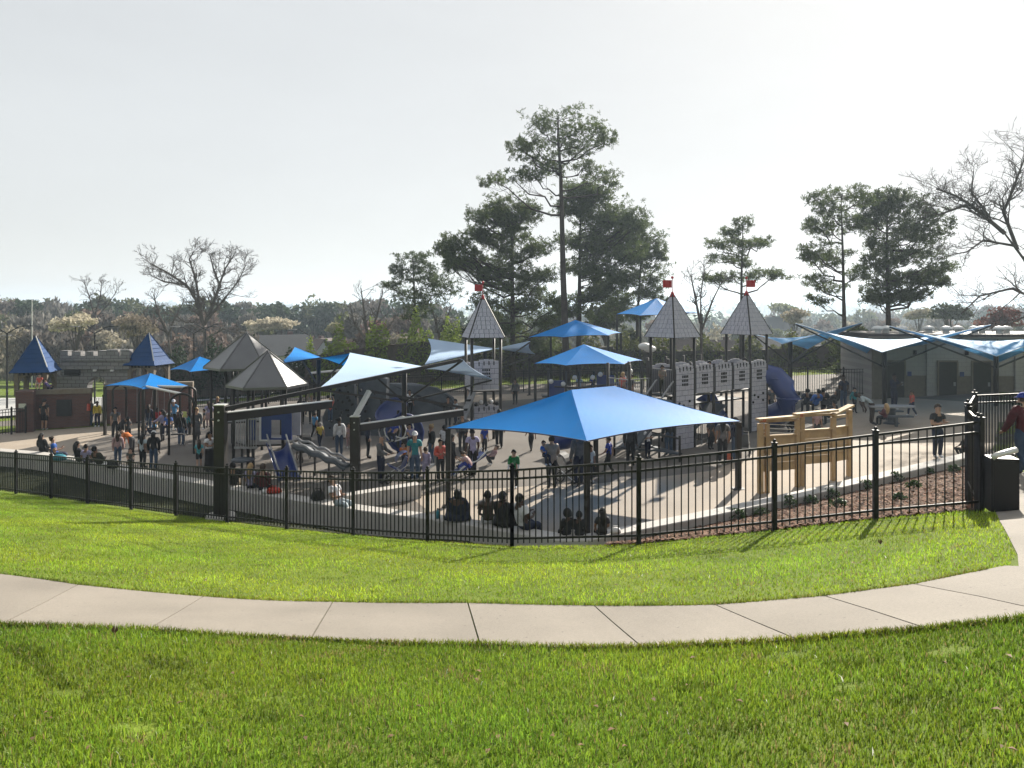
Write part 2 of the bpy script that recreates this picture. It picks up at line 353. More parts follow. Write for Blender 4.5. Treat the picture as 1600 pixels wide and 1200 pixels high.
# ---- mulch bed inside the right-hand fence
def bed_pt(t, s):
    f = np.interp(t, _ft, _fd) + 0.12; w = np.interp(t, _wt, _wy) - 0.02; y = f + (w - f) * s; return (t * y, y)
V = []; T = np.linspace(0.12, 0.615, 40)
for t in T:
    for s in np.linspace(0, 1, 12): x, y = bed_pt(t, s); V.append((x, y, gz(x, y) + 0.02 + 0.015 * random.random()))
F = [(i * 12 + j, (i + 1) * 12 + j, (i + 1) * 12 + j + 1, i * 12 + j + 1) for i in range(39) for j in range(11)]
o = npmesh('planting_bed', V, F, m_mulch); o['kind'] = 'structure'
N = 9000; V = []; cols = []
for k in range(N):
    x, y = bed_pt(random.uniform(0.125, 0.61), random.random() ** 1.4); z = gz(x, y) + 0.035 + random.random() * 0.02
    a = random.uniform(0, 6.28); l = random.uniform(0.03, 0.075); w = random.uniform(0.012, 0.03); tl = random.uniform(-0.5, 0.5)
    dx, dy = math.cos(a), math.sin(a)
    V += [(x - dx * l - dy * w, y - dy * l + dx * w, z - l * tl), (x + dx * l - dy * w, y + dy * l + dx * w, z + l * tl), (x + dx * l + dy * w, y + dy * l - dx * w, z + l * tl + .01), (x - dx * l + dy * w, y - dy * l - dx * w, z - l * tl + .01)]
    c = random.uniform(0.35, 1.5); c2 = random.uniform(0.8, 1.1); cols += [(c, c * c2, c * c2 * 0.95)] * 4
o = npmesh('bark_mulch', V, np.arange(4 * N).reshape(-1, 4), m_chip, col=np.array(cols)); o['kind'] = 'stuff'; o['label'] = 'brown bark mulch covering the sloping planting bed'; o['category'] = 'mulch'

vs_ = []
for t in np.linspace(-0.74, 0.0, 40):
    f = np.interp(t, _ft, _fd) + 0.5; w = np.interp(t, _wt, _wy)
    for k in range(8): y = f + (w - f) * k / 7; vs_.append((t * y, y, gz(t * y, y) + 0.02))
o = npmesh('verge', vs_, [(i * 8 + j, (i + 1) * 8 + j, (i + 1) * 8 + j + 1, i * 8 + j + 1) for i in range(39) for j in range(7)], mat('verge_soil', (0.03, 0.036, 0.016), 0.95, 0.1, var=0.4, scale=3, bump=0.6, bscale=30), smooth=True); o['kind'] = 'structure'  # dark sheet colours the strip as if it lay in shade
# ---- grass blades
def grass(name, label, P, h0, h1, w0, w1, seg, base, dry=0.05, lush=None):
    """P: (n,3) roots; blades lean at random; tint varies blade by blade and in broad patches"""
    n = len(P); a = rng.uniform(0, 2 * np.pi, n); lean = rng.uniform(0.1, 0.75, n); h = rng.uniform(h0, h1, n); w = rng.uniform(w0, w1, n)
    clump = 0.5 + 0.5 * np.sin(P[:, 0] * 1.7 + 1.3 * np.sin(P[:, 1] * 1.1)) * np.sin(P[:, 1] * 2.3 + np.sin(P[:, 0] * 0.7) * 2)
    h *= 0.75 + 0.5 * clump
    d = np.stack([np.cos(a), np.sin(a), np.zeros(n)], 1); s = np.stack([-np.sin(a), np.cos(a), np.zeros(n)], 1) * w[:, None]
    up = np.array([0, 0, 1.0])
    b = rng.uniform(0, 2 * np.pi, n); s = np.stack([np.cos(b), np.sin(b), np.zeros(n)], 1) * w[:, None]
    tip = P + d * (h * lean)[:, None] + up * (h * np.sqrt(1 - 0.6 * lean ** 2))[:, None]
    mid = P + d * (h * lean * 0.3)[:, None] + up * (h * 0.6)[:, None]
    if seg == 3:
        V = np.stack([P - s, P + s, mid + s * 0.8, mid - s * 0.8, tip], 1).reshape(-1, 3)
        k = np.arange(n)[:, None] * 5; F = np.concatenate([k + [0, 1, 2], k + [0, 2, 3], k + [3, 2, 4]], 0); m = 5
    else:
        V = np.stack([P - s, P + s, tip], 1).reshape(-1, 3); F = np.arange(n)[:, None] * 3 + [0, 1, 2]; m = 3
    patch_ = 0.5 + 0.5 * np.sin(P[:, 0] * 0.9 + 2.0 * np.sin(P[:, 1] * 0.5)) * np.cos(P[:, 1] * 0.8 + 1.7 * np.sin(P[:, 0] * 0.43)); g = np.array(base)[None, :] * rng.uniform(0.5, 1.5, (n, 1)) * (0.75 + 0.5 * clump[:, None]); g = g * (1 + np.array([0.22, 0.0, -0.1]) * (patch_[:, None] - 0.4)) * (0.9 + 0.2 * patch_[:, None])
    y = rng.random((n, 1)); g = g * (1 + np.array([0.5, 0.12, 0.0]) * (y - 0.3))
    wv_ = np.sin(P[:, 0] * 2.9 + 3 * np.sin(P[:, 1] * 1.3)) * np.sin(P[:, 1] * 3.7 + 2 * np.sin(P[:, 0] * 1.9)); dr = (rng.random(n) < dry) | ((wv_ > .86) & (rng.random(n) < .28)); g[wv_ < -.82] *= .62; g[dr] = np.array([0.34, 0.27, 0.11]) * rng.uniform(0.7, 1.3, (dr.sum(), 1))
    cl = rng.random(n) < 0.0012; g[cl] = np.array([0.75, 0.75, 0.68])
    o = npmesh(name, V, F, m_blade, col=np.repeat(g, m, 0)); o['kind'] = 'stuff'; o['label'] = label; o['category'] = 'grass'
    return o
_fe = sorted([L(*j[0]) for j in JOINTS], key=lambda p: p.x / p.y); _ne = sorted([L(*j[1]) for j in JOINTS], key=lambda p: p.x / p.y)
def near_y(t): return np.interp(t, [p.x / p.y for p in _ne], [p.y for p in _ne])
def far_y(t): return np.interp(t, [p.x / p.y for p in _fe], [p.y for p in _fe])
_bx = [(p.y, p.x) for p in [L(1580, 886), L(1588, 868), L(1576, 842), L(1562, 818), L(1556, 800)]] + [(12.9, 8.3)]
_bx.sort()
vgz = np.vectorize(gz)
def scatter(n, y0, y1, fn, tmax=0.74):
    y = np.sqrt(rng.uniform(y0 ** 2, y1 ** 2, n)); t = rng.uniform(-tmax, tmax, n); k = fn(t, y); t, y = t[k], y[k]; x = t * y
    bare = np.zeros(len(x), bool)
    for bxp, byp, br in ((2.95, 5.15, 0.1), (2.1, 4.75, 0.08), (1.0, 5.5, 0.06), (-1.6, 5.2, 0.07), (-2.9, 5.0, 0.09), (3.05, 6.2, 0.08), (0.4, 4.6, 0.05), (-2.2, 4.5, 0.1), (2.0, 5.6, 0.1)):
        bare |= (((x - bxp) / 1.6) ** 2 + (y - byp) ** 2 < br ** 2) & (rng.random(len(x)) < 0.85)
    x, y = x[~bare], y[~bare]
    return np.stack([x, y, vgz(x, y)], 1)
P = scatter(150000, 3.4, 7.6, lambda t, y: y < near_y(t) + 0.035 * rng.standard_normal(len(t)))
grass('foreground_grass', 'lush green grass below the path', P, 0.022, 0.058, 0.0022, 0.0042, 3, (0.185, 0.31, 0.03), 0.05)
sx_ = rng.uniform(-12, 12, 90000); sy_ = rng.uniform(1.2, 8.2, 90000); st_ = sx_ / sy_
k_ = (np.abs(st_) > .735) & (np.abs(st_) < 4) & (sy_ < np.where(np.abs(st_) < 1.0, near_y(np.clip(st_, -1, 1)), 5.2)) ; sx_, sy_ = sx_[k_], sy_[k_]
grass('side_grass', 'grass continuing to both sides of the viewpoint', np.stack([sx_, sy_, vgz(sx_, sy_)], 1), 0.03, 0.07, 0.004, 0.008, 1, (0.185, 0.31, 0.03), 0.05)
ed = []
for t in rng.uniform(-0.72, 0.72, 7000): y = float(near_y(t)) - abs(random.gauss(0, .03)) + .02; ed.append((t * y, y, gz(t * y, y)))
for t in rng.uniform(-0.72, 0.62, 5000): y = float(far_y(t)) + abs(random.gauss(0, .03)) - .01; ed.append((t * y, y, gz(t * y, y)))
grass('edge_grass', 'untrimmed grass leaning over the edges of the path', np.array(ed), 0.04, 0.075, 0.0025, 0.005, 3, (0.2, 0.29, 0.03), 0.12)
def mid(t, y):
    x = t * y; bx = np.interp(y, [b[0] for b in _bx], [b[1] for b in _bx])
    return (y > far_y(t) - 0.02 + 0.025 * rng.standard_normal(len(t))) & (y < np.interp(t, _ft, _fd) + 0.15) & (x < bx)
P = scatter(520000, 7.6, 29, mid, 0.72)
grass('lawn_grass', 'sunny yellow-green lawn between path and iron fence', P, 0.02, 0.05, 0.004, 0.008, 1, (0.29, 0.45, 0.04), 0.04)
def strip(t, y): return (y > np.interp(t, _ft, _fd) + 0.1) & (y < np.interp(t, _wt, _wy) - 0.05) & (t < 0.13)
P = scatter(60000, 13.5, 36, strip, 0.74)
grass('verge_grass', 'thin grass strip tinted dark as shade between iron fence and seat wall', P, 0.03, 0.07, 0.005, 0.009, 1, (0.045, 0.065, 0.02), 0.2)  # blade tint darkened to hold the shade of the strip
# sunny grass outside the far fence and by the entrance wall
def far_lawn(t, y): x = t * y; e = np.interp(x, [-60, -36, -20, 0, 14, 30, 60], [44, 48, 56, 60, 54, 50, 48]); return (y > e - 0.3) & (y < e + 7)
P = scatter(60000, 42, 68, far_lawn, 0.72)
grass('outer_grass', 'bright grass strip outside the far fence', P, 0.06, 0.14, 0.014, 0.026, 1, (0.17, 0.25, 0.03), 0.12)
wedge = gp([(-140, 690), (-60, 681), (30, 675), (120, 669), (180, 665), (180, 660), (80, 664), (-30, 668), (-140, 676)])
sheet('entrance_verge', wedge, m_soil, 0.02)
Pg = []
while len(Pg) < 9000:
    u = random.random() * 4; i = int(u); f = u - i; a = wedge[i].lerp(wedge[i + 1], f); b = wedge[8 - i].lerp(wedge[7 - i] if i < 3 else wedge[5], f); Pg.append(a.lerp(b, random.random()))
grass('verge_turf', 'wedge of turf at the foot of the brick entrance wall', np.array([(p.x, p.y, p.z + 0.02) for p in Pg]), 0.03, 0.07, 0.008, 0.014, 1, (0.13, 0.2, 0.03), 0.1)

# ---- iron fences
def fence(name, label, pts, spacing=0.12, h=1.5, single=True, postw=0.075, group=None, rails=3):
    """posts at pts; level bottoms follow the ground; every picket its own part unless too far away to tell apart"""
    root = thing(name, label, 'fence', group=group)
    pk = MB().box((0, 0, 0.5), (0.019, 0.019, 1)).mesh('picket'); pk.materials.append(m_black)
    far = MB()
    for i, p in enumerate(pts):
        m = MB(); m.box((p[0], p[1], p[2] + h / 2 - 0.1), (postw, postw, h + 0.2)); m.box((p[0], p[1], p[2] + h + 0.012), (postw + 0.02, postw + 0.02, 0.02)); m.ball((p[0], p[1], p[2] + h + 0.05), 0.034, 6, 5)
        m.build('post', m_black, root)
    for a, b in zip(pts[:-1], pts[1:]):
        a, b = Vector(a), Vector(b); d = b - a; Lh = math.hypot(d.x, d.y); n = max(2, round((Lh - postw) / spacing)) - 1
        for hz in ((h - 0.06, h - 0.22, 0.16) if rails == 3 else (h - 0.06, 0.16)):
            MB().bar(a + Vector((0, 0, hz)), b + Vector((0, 0, hz)), 0.03, 0.038).build('rail', m_black, root)
        for k in range(n):
            u = (k + 1) / (n + 1); q = a + d * u + Vector((0, 0, 0.07))
            if single:
                o = link('picket', pk, None, root); o.location = q; o.scale = (1, 1, h - 0.15); o.rotation_euler = (0, 0, math.atan2(d.y, d.x))
            else: far.box((q.x, q.y, q.z + (h - 0.15) / 2), (0.02, 0.02, h - 0.15))
    if not single: far.build('pickets', m_black, root, kind='stuff')
    return root
fence('iron_fence', 'black iron picket fence along the lawn, left of its corner', FP[:11])
fence('iron_fence', 'black iron picket fence in front of the mulch bed, right of its corner', FP[10:])
g0 = Vector(FP[-1]); g1 = Vector((8.26, 13.9, 2.70)); g2 = Vector((10.3, 17.1, 2.55))
fence('iron_gate', 'black iron gate standing open edge-on beside the black bin', [g0 + Vector((0.02, 0.12, 0.0)), g1], 0.075)
fence('iron_fence', 'black iron fence rising behind the man in maroon', [g1 + Vector((0.05, 0.1, 0)), g2, g2 + Vector((1.9, -0.5, 0.15)), g2 + Vector((3.9, -1.0, 0.3))], 0.055, h=1.55, single=False)
# far boundary fences
def gl(px, py, n=1): p = G(px, py); return p
B1 = [gl(px, py) for px, py in ((560, 622), (625, 618), (690, 616), (755, 614), (818, 612), (880, 611), (945, 609), (1005, 608), (1065, 608), (1130, 610))]
fence('iron_fence', 'far black iron fence behind the middle of the playground, in front of the pines', B1, 0.13, single=False)
B2 = [gl(px, py) for px, py in ((1130, 610), (1205, 614), (1262, 617), (1318, 619), (1365, 619))]
fence('iron_fence', 'far black iron fence between the castle wall and the restroom building', B2, 0.13, single=False)
B3 = [gl(px, py) for px, py in ((-80, 690), (-20, 684), (18, 679), (40, 677))]
fence('iron_fence', 'black iron fence butting the brick entrance wall at the left edge', B3, 0.13, single=False)
B4 = [gl(px, py) for px, py in ((300, 640), (360, 635), (420, 631), (490, 627), (555, 623))]
fence('iron_fence', 'far black iron fence in front of the dark evergreen hedge', B4, 0.13, single=False)

# ---- black bin by the gate, fallen leaves
bn = thing('waste_bin', 'black boxy bin with a bright rounded top bar beside the gate', 'bin', (7.74, 12.15, gz(7.74, 12.15) + 0.02), R(-12))
MB().box((0, 0, 0.42), (0.40, 0.3, 0.84)).build('body', m_black, bn)
m_steel = mat('bright_steel', (0.72, 0.72, 0.70), 0.35, 0.5, metal=0.3, var=0.05)  # steel parts, and sunlit edges and tops painted in the same pale tone
MB().tube([(-0.17, -0.12, 0.84), (-0.12, -0.14, 0.89), (0.2, -0.04, 0.97)], 0.045, 8).build('top_bar', m_steel, bn, smooth=True)  # pale tone paints the sunlight on the rounded rail
MB().box((0, -0.152, 0.45), (0.34, 0.012, 0.72)).build('front_panel', m_black, bn)
m_leaf = mat('dry_leaf', (0.12, 0.07, 0.035), 0.8)
for (px, py, lab) in ((178, 1001, 'curled dry leaf on the near edge of the path'), (1376, 857, 'dark dry leaf lying on the lawn by the fence corner')):
    p = L(px, py); m = MB()
    for s in (-1, 1): m.add([p + Vector((0, 0, .05)), p + Vector((0.03 * s, 0.01, .085)), p + Vector((0.012 * s, 0.03, .12)), p + Vector((0, 0.02, .08)), p + Vector((0, 0, .056)), p + Vector((0.03 * s, 0.012, .091))], [(0, 1, 2, 3), (0, 4, 5, 1), (4, 3, 2, 5)])
    tag(m.build('fallen_leaf', m_leaf), lab, 'leaf')
LV = []
for k in range(70):
    px = random.uniform(0, 1600); py = random.choice([random.uniform(860, 930), random.uniform(1020, 1190)]) if px < 1450 else random.uniform(1010, 1190); p = L(px, py); a = random.uniform(0, 6.28); l_ = random.uniform(.012, .03); z = gz(p.x, p.y) + random.uniform(.02, .045)
    LV += [(p.x - math.cos(a) * l_, p.y - math.sin(a) * l_, z), (p.x - math.sin(a) * l_ * .5, p.y + math.cos(a) * l_ * .5, z + .012), (p.x + math.cos(a) * l_, p.y + math.sin(a) * l_, z + .004), (p.x + math.sin(a) * l_ * .5, p.y - math.cos(a) * l_ * .5, z + .01)]
o = npmesh('leaf_litter', LV, np.arange(len(LV)).reshape(-1, 4), mat('litter_leaf', (0.2, 0.12, 0.06), 0.8, var=.5, scale=2), kind='stuff'); o['label'] = 'tiny brown leaf bits scattered over the lawn'; o['category'] = 'leaf litter'
# small plants in the mulch bed
m_shrub = mat('shrub_leaf', (0.05, 0.09, 0.03), 0.6, 0.3, var=0.4, scale=9, trans=0.3)
ORD = ['first', 'second', 'third', 'fourth', 'fifth', 'sixth', 'seventh', 'eighth', 'ninth', 'tenth', 'eleventh', 'last']
BED = [(1152, 802), (1190, 808), (1232, 794), (1298, 778), (1310, 796), (1352, 762), (1400, 752), (1405, 785), (1450, 742), (1492, 740), (1268, 790), (1428, 765)]
for i, (px, py) in enumerate(BED):
    t = (px - CX) / FPX; best = None
    for s in np.linspace(0, 1, 60):
        x, y = bed_pt(t, s); e = abs(HY + FPX * (EYE - gz(x, y)) / y - py)
        if best is None or e < best[0]: best = (e, x, y)
    x, y = best[1:]; root = thing('bed_plant', 'low leafy shrub in the mulch bed, %s from the left' % ORD[sorted(q_[0] for q_ in BED).index(px)], 'plant', (x, y, gz(x, y) + 0.02), random.random() * 6, 'low shrubs in the mulch bed')
    m = MB(); st = MB(); r = random.uniform(0.18, 0.32)
    for k in range(130):
        a = random.uniform(0, 6.28); e = random.uniform(0.1, 1.5); d = r * random.uniform(0.5, 1); c = Vector((math.cos(a) * math.cos(e) * d, math.sin(a) * math.cos(e) * d, math.sin(e) * d * 0.9 + 0.03))
        n = Vector((random.gauss(0, 1), random.gauss(0, 1), random.gauss(0, 1))).normalized(); u = n.orthogonal().normalized() * 0.05; w = n.cross(u) * 0.45
        m.add([c - u, c + w, c + u, c - w], [(0, 1, 2, 3)])
    for k in range(5):
        a = k * 1.256; st.tube([(0, 0, 0), (math.cos(a) * r * .6, math.sin(a) * r * .6, r * .7)], [0.008, 0.004], 4)
    m.build('foliage', m_shrub, root); st.build('stem', m_leaf, root)
# ------------------------------------------------------------------ shade canopies and sails
m_blue = mat('blue_shade_cloth', (0.003, 0.31, 0.92), 0.62, 0.12, var=0.08, scale=0.9, bump=0.25, bscale=9, trans=0.3)
m_pale = mat('pale_shade_cloth', (0.5, 0.68, 0.92), 0.6, 0.25, var=0.05, scale=0.7, trans=0.15)
m_sky = mat('sky_shade_cloth', (0.14, 0.45, 0.85), 0.65, 0.12, var=0.05, scale=0.7, trans=0.25)
m_navy = mat('navy_cloth', (0.015, 0.035, 0.09), 0.7, 0.3, var=0.1)
m_brown = mat('bronze_steel', (0.018, 0.015, 0.013), 0.5, 0.35, var=0.12, scale=3)
def patch(E, apex, nu=12, nv=8, sag=0.06):
    """cloth between an edge (two rim corners) and one apex or a ridge of two"""
    A_, B_ = Vector(E[0]), Vector(E[1]); p, q = Vector(apex[0]), Vector(apex[-1]); L_ = (B_ - A_).length; inn = ((p + q) / 2 - (A_ + B_) / 2).normalized(); V = []; F = []
    for j in range(nv + 1):
        v = j / nv
        for i in range(nu + 1):
            u = i / nu; e = A_.lerp(B_, u) + inn * (sag * L_ * 4 * u * (1 - u)); a = p.lerp(q, u); c = e.lerp(a, v)
            c.z -= 0.05 * L_ * 0.25 * math.sin(math.pi * v) * (0.4 + 0.6 * math.sin(math.pi * u)); V.append(c)
    for j in range(nv):
        for i in range(nu): a = j * (nu + 1) + i; F.append((a, a + 1, a + nu + 2, a + nu + 1))
    return V, F
def canopy(label, rim, apex, owner, posts, pw=0.15, foot=None, m=None, sag=0.05, group='hip roofed blue shade canopies'):
    """rim corners in order; apex = one or two ridge points; owner[i] = ridge point of rim corner i; posts = rim indices that have a post"""
    root = thing('shade_canopy', label, 'canopy', group=group); n = len(rim)
    for i in range(n):
        a, b = i, (i + 1) % n; ap = [apex[owner[a]], apex[owner[b]]] if owner[a] != owner[b] else [apex[owner[a]]]
        V, F = patch((rim[a], rim[b]), ap, sag=sag); cp_ = MB().add(V, F).build('cloth_panel', m or m_blue, root, smooth=True)
        L_ = (Vector(rim[b]) - Vector(rim[a])).length; inn = (Vector(ap[0]) + Vector(ap[-1])) / 2 - (Vector(rim[a]) + Vector(rim[b])) / 2
        pts = [Vector(rim[a]).lerp(Vector(rim[b]), k / 10) + inn.normalized() * (sag * L_ * 4 * k / 10 * (1 - k / 10)) - Vector((0, 0, 0.012)) for k in range(11)]
        MB().tube(pts, 0.018, 6).build('hem_cable', m_navy if m is None else m_pale, root)
    for i in posts:
        r = Vector(rim[i]); c = sum((Vector(q) for q in rim), Vector()) / n; base = r + (c - r) * 0.015; z0 = plane_z(base.x) - 0.05
        w = MB(); w.box((base.x, base.y, (z0 + r.z) / 2 - 0.02), (pw, pw, r.z - z0)); w.box((base.x, base.y, z0 + 0.06), (pw * 2.2, pw * 2.2, 0.03)); w.build('post', m_brown, root)
        MB().box(r + (c - r).normalized() * .06 - Vector((0, 0, .03)), (.12, .12, .03)).build('corner_plate', m_steel, root)
    for i in range(n):
        MB().tube([Vector(rim[i]) - Vector((0, 0, .05)), Vector(apex[owner[i]]) - Vector((0, 0, .09))], 0.035, 6).build('hip_beam', m_brown, root)
    if len(apex) == 2: MB().tube([Vector(apex[0]) - Vector((0, 0, .09)), Vector(apex[1]) - Vector((0, 0, .09))], 0.035, 6).build('ridge_beam', m_brown, root)
    return root
canopy('large blue hip shade canopy in the foreground over the seat wall', [A(697, 669, 23.5), A(917, 689, 19.6), A(1157, 658, 23.4), A(931, 655, 26.6)], [A(893, 609, 22.9), A(960, 603, 23.7)], [0, 0, 1, 1], [0, 1, 2, 3], 0.16, sag=0.03)
canopy('blue shade canopy right behind the big one, above children in the climbing frame', [A(835, 568, 44), A(884, 571, 42), A(975, 569, 42), A(1004, 563, 44.5), A(962, 560, 47.5), A(875, 560, 47.5)], [A(912, 538, 44.6)], [0] * 6, [0, 2, 3, 5])
canopy('blue shade canopy hanging in front of the tall pine trunk', [A(826, 527, 52), A(880, 527, 49.5), A(951, 524, 50), A(971, 520, 52), A(935, 519, 55), A(860, 519, 55)], [A(899, 500, 52)], [0] * 6, [0, 2, 3, 5])
canopy('distant pale blue canopy showing behind the tallest castle roof', [A(963, 491, 56), A(1000, 493, 53), A(1050, 493, 53.5), A(1097, 490, 56), A(1060, 484, 59), A(1000, 484, 59)], [A(1026, 466, 56)], [0] * 6, [0, 2, 3, 5])
canopy('blue shade canopy over the swing arches at left', [A(163, 603, 41.5), A(224, 608, 38.5), A(298, 604, 40.5), A(243, 597, 45)], [A(235, 583, 41.3)], [0] * 4, [0, 1, 2, 3], 0.13)
canopy('small blue canopy behind the left grey metal roof', [A(264, 578, 56), A(297, 581, 53), A(372, 577, 55), A(335, 570, 60)], [A(312, 557, 56)], [0] * 4, [0, 1, 2, 3], 0.14)

def sail(label, cor, post, m, arms=True, sag=0.09, pw=0.22, z_joint=0.62, group='twisted shade sails'):
    """four corner saddle sail; post = plan position of its column"""
    root = thing('shade_sail', label, 'shade sail', group=group); c = [Vector(p) for p in cor]; N = 14; V = []
    mid = sum(c, Vector()) / 4
    for j in range(N + 1):
        v = j / N
        for i in range(N + 1):
            u = i / N; p = c[0] * (1 - u) * (1 - v) + c[1] * u * (1 - v) + c[2] * u * v + c[3] * (1 - u) * v
            k = sag * 4 * (u * (1 - u) * (1 - 2 * v) ** 2 * (1 - 4 * 0 * v) + v * (1 - v) * (1 - 2 * u) ** 2) * 0.9
            p = p.lerp(mid, k); V.append(p)
    F = [(j * (N + 1) + i, j * (N + 1) + i + 1, (j + 1) * (N + 1) + i + 1, (j + 1) * (N + 1) + i) for j in range(N) for i in range(N)]
    MB().add(V, F).build('cloth', m, root, smooth=True)
    for k in range(4):
        ids = ([i for i in range(N + 1)], [i * (N + 1) + N for i in range(N + 1)], [N * (N + 1) + N - i for i in range(N + 1)], [(N - i) * (N + 1) for i in range(N + 1)])[k]
        MB().tube([V[i] - Vector((0, 0, .015)) for i in ids], 0.02, 6).build('edge_cable', m_navy if m is m_blue else m_pale, root)
    if post is not None:
        x, y = post; z0 = plane_z(x) - 0.05; zt = mid.z - 0.12
        w = MB(); w.tube([(x, y, z0), (x, y, zt)], pw / 2, 10); w.build('column', m_brown, root, smooth=True)
        j = Vector((x, y, z0 + (zt - z0) * z_joint))
        for p in c: MB().bar(j, p - Vector((0, 0, 0.06)), 0.055, 0.07).build('arm', m_brown, root)
    return root
sail('white-blue twisted sail nearest the castle, left of the restroom sails', [A(1178, 522, 41), A(1222, 537, 37.5), A(1347, 504, 42), A(1262, 545, 45)], (14.75, 40.7), m_sky, group='sails by the restrooms')
sail('white-blue twisted sail over the left end of the restroom building', [A(1243, 505, 37.5), A(1378, 550, 34), A(1548, 507, 37.5), A(1375, 562, 41)], (17.95, 37.0), m_sky, group='sails by the restrooms')
sail('white-blue twisted sail at the right edge over the restroom building', [A(1390, 509, 35), A(1557, 556, 31.5), A(1735, 500, 35), A(1560, 566, 38.5)], (22.0, 34.9), m_sky, group='sails by the restrooms')
sail('pale grey-blue sail with a dark folded side in the middle of the playground', [A(500, 606, 23.8), A(722, 561, 29), A(768, 592, 34), A(547, 551, 31)], (-4.45, 31.7), m_pale, sag=0.07)
sail('pale grey-blue sail rising behind the left brick-panel tower', [A(664, 569, 40), A(828, 533, 43), A(836, 553, 52), A(669, 529, 47)], (-1.6, 45.5), m_pale, sag=0.09)
sail('deep blue sail behind the right grey metal roof', [A(436, 568, 36), A(548, 551, 36), A(552, 577, 44), A(460, 542, 44)], (-10.2, 40.5), m_blue, sag=0.07)

# ---- heavy steel columns with beams
def col_frame(label, base, top, beam_end, strut=None, boom=None, w=0.29):
    root = thing('steel_frame', label, 'steel frame'); b, t = Vector(base), Vector(top)
    m = MB(); m.box((b.x, b.y, (b.z + t.z) / 2), (w, w, t.z - b.z)); m.build('column', m_brown, root)
    MB().box((b.x, b.y, t.z + 0.012), (w + 0.02, w + 0.02, 0.025)).build('cap_plate', m_steel, root)
    MB().lathe([(w * 1.4, b.z - 0.2), (w * 1.4, b.z + 0.02), (w * 1.3, b.z + 0.05)], (b.x, b.y, 0), 16).build('footing', m_wall, root)
    e = Vector(beam_end); s = Vector((b.x, b.y, e.z)); MB().bar(s + (e - s).normalized() * w * 0.5, e, 0.16, 0.22).build('beam', m_brown, root)
    MB().bar(s + (e - s).normalized() * w * 0.5 + Vector((0, 0, .125)), e + Vector((0, 0, .125)), 0.18, 0.025).build('beam_cap', m_steel, root)  # pale strip paints the sunlit top face of the beam
    for k in (0.35, 0.8): MB().tube([(b.x, b.y - w / 2 - 0.01, t.z - k * 0.5), (b.x, b.y - w / 2 - 0.05, t.z - k * 0.5)], 0.025, 6).build('bolt', m_steel, root)
    if strut:
        q = Vector(strut); MB().bar(t, q, 0.13, 0.13).build('strut', m_steel, root); MB().bar(q, e + Vector((0, 0, .2)), 0.07, 0.09).build('tie', m_brown, root)
    if boom:
        MB().bar(t + Vector((w / 2, 0, -0.1)), Vector(boom), 0.09, 0.12).build('boom', m_brown, root)
    return root
col_frame('tall dark steel column outside the seat wall carrying a long boom', Vector((A(345, 790, 21.3).x, 21.3, gz(A(345, 790, 21.3).x, 21.3) + .1)), A(345, 633, 21.3), A(517, 632, 24.2), boom=A(722, 562, 29.05))
b0 = G(555, 778); col_frame('dark steel column with a bright slanted strut in mid playground', b0, A(555, 651, b0.y), A(722, 645, 28.8), strut=A(577, 611, 25.6))
# ------------------------------------------------------------------ buildings and play structures
def brickmat(name, c1, c2, mortar, sw, sh, rough=0.85):
    c1, c2, mortar = (tuple(ALB * k for k in c) for c in (c1, c2, mortar))
    m = bpy.data.materials.new(name); m.use_nodes = True; n = m.node_tree.nodes; l = m.node_tree.links; p = n['Principled BSDF']; p.inputs['Roughness'].default_value = rough
    tc = n.new('ShaderNodeTexCoord'); mp = n.new('ShaderNodeMapping'); mp.inputs['Rotation'].default_value = (R(90), 0, 0); l.new(tc.outputs['Object'], mp.inputs['Vector'])
    b = n.new('ShaderNodeTexBrick'); b.inputs['Color1'].default_value = (*c1, 1); b.inputs['Color2'].default_value = (*c2, 1); b.inputs['Mortar'].default_value = (*mortar, 1)
    b.inputs['Scale'].default_value = 1; b.inputs['Brick Width'].default_value = sw; b.inputs['Row Height'].default_value = sh; b.inputs['Mortar Size'].default_value = 0.012
    l.new(mp.outputs[0], b.inputs['Vector']); l.new(b.outputs['Color'], p.inputs['Base Color'])
    bu = n.new('ShaderNodeBump'); bu.inputs['Strength'].default_value = 0.5; bu.inputs['Distance'].default_value = 0.02; l.new(b.outputs['Fac'], bu.inputs['Height']); bu.invert = True; l.new(bu.outputs[0], p.inputs['Normal'])
    return m
m_brick = brickmat('red_brick', (0.16, 0.062, 0.048), (0.11, 0.045, 0.04), (0.10, 0.08, 0.075), 0.24, 0.085)
m_stone = brickmat('grey_stone', (0.30, 0.29, 0.29), (0.24, 0.24, 0.245), (0.07, 0.07, 0.07), 0.5, 0.22)
m_cmu = brickmat('taupe_block', (0.42, 0.40, 0.365), (0.40, 0.38, 0.345), (0.34, 0.32, 0.30), 0.42, 0.21)
m_tan = mat('tan_trim', (0.20, 0.17, 0.13), 0.8)
m_blueroof = mat('blue_metal_roof', (0.008, 0.06, 0.20), 0.75, 0.2, var=0.1, scale=3)
m_dark = mat('dark_opening', (0.014, 0.014, 0.016), 0.7)
m_white = mat('white_paint', (0.78, 0.77, 0.75), 0.5, 0.4, var=0.04)
m_grey = mat('tower_grey', (0.48, 0.48, 0.55), 0.65, 0.35, var=0.08, scale=5)
m_groove = mat('tower_groove', (0.10, 0.10, 0.115), 0.8, 0.2)
m_post = mat('play_post', (0.022, 0.019, 0.017), 0.5, 0.35, var=0.15)
m_red = mat('flag_red', (0.42, 0.02, 0.025), 0.5, 0.3)
m_playblue = mat('play_blue', (0.01, 0.035, 0.20), 0.3, 0.5, var=0.1, scale=3)
m_slate = mat('slate_panel', (0.075, 0.088, 0.105), 0.6, 0.4, var=0.2, scale=3)
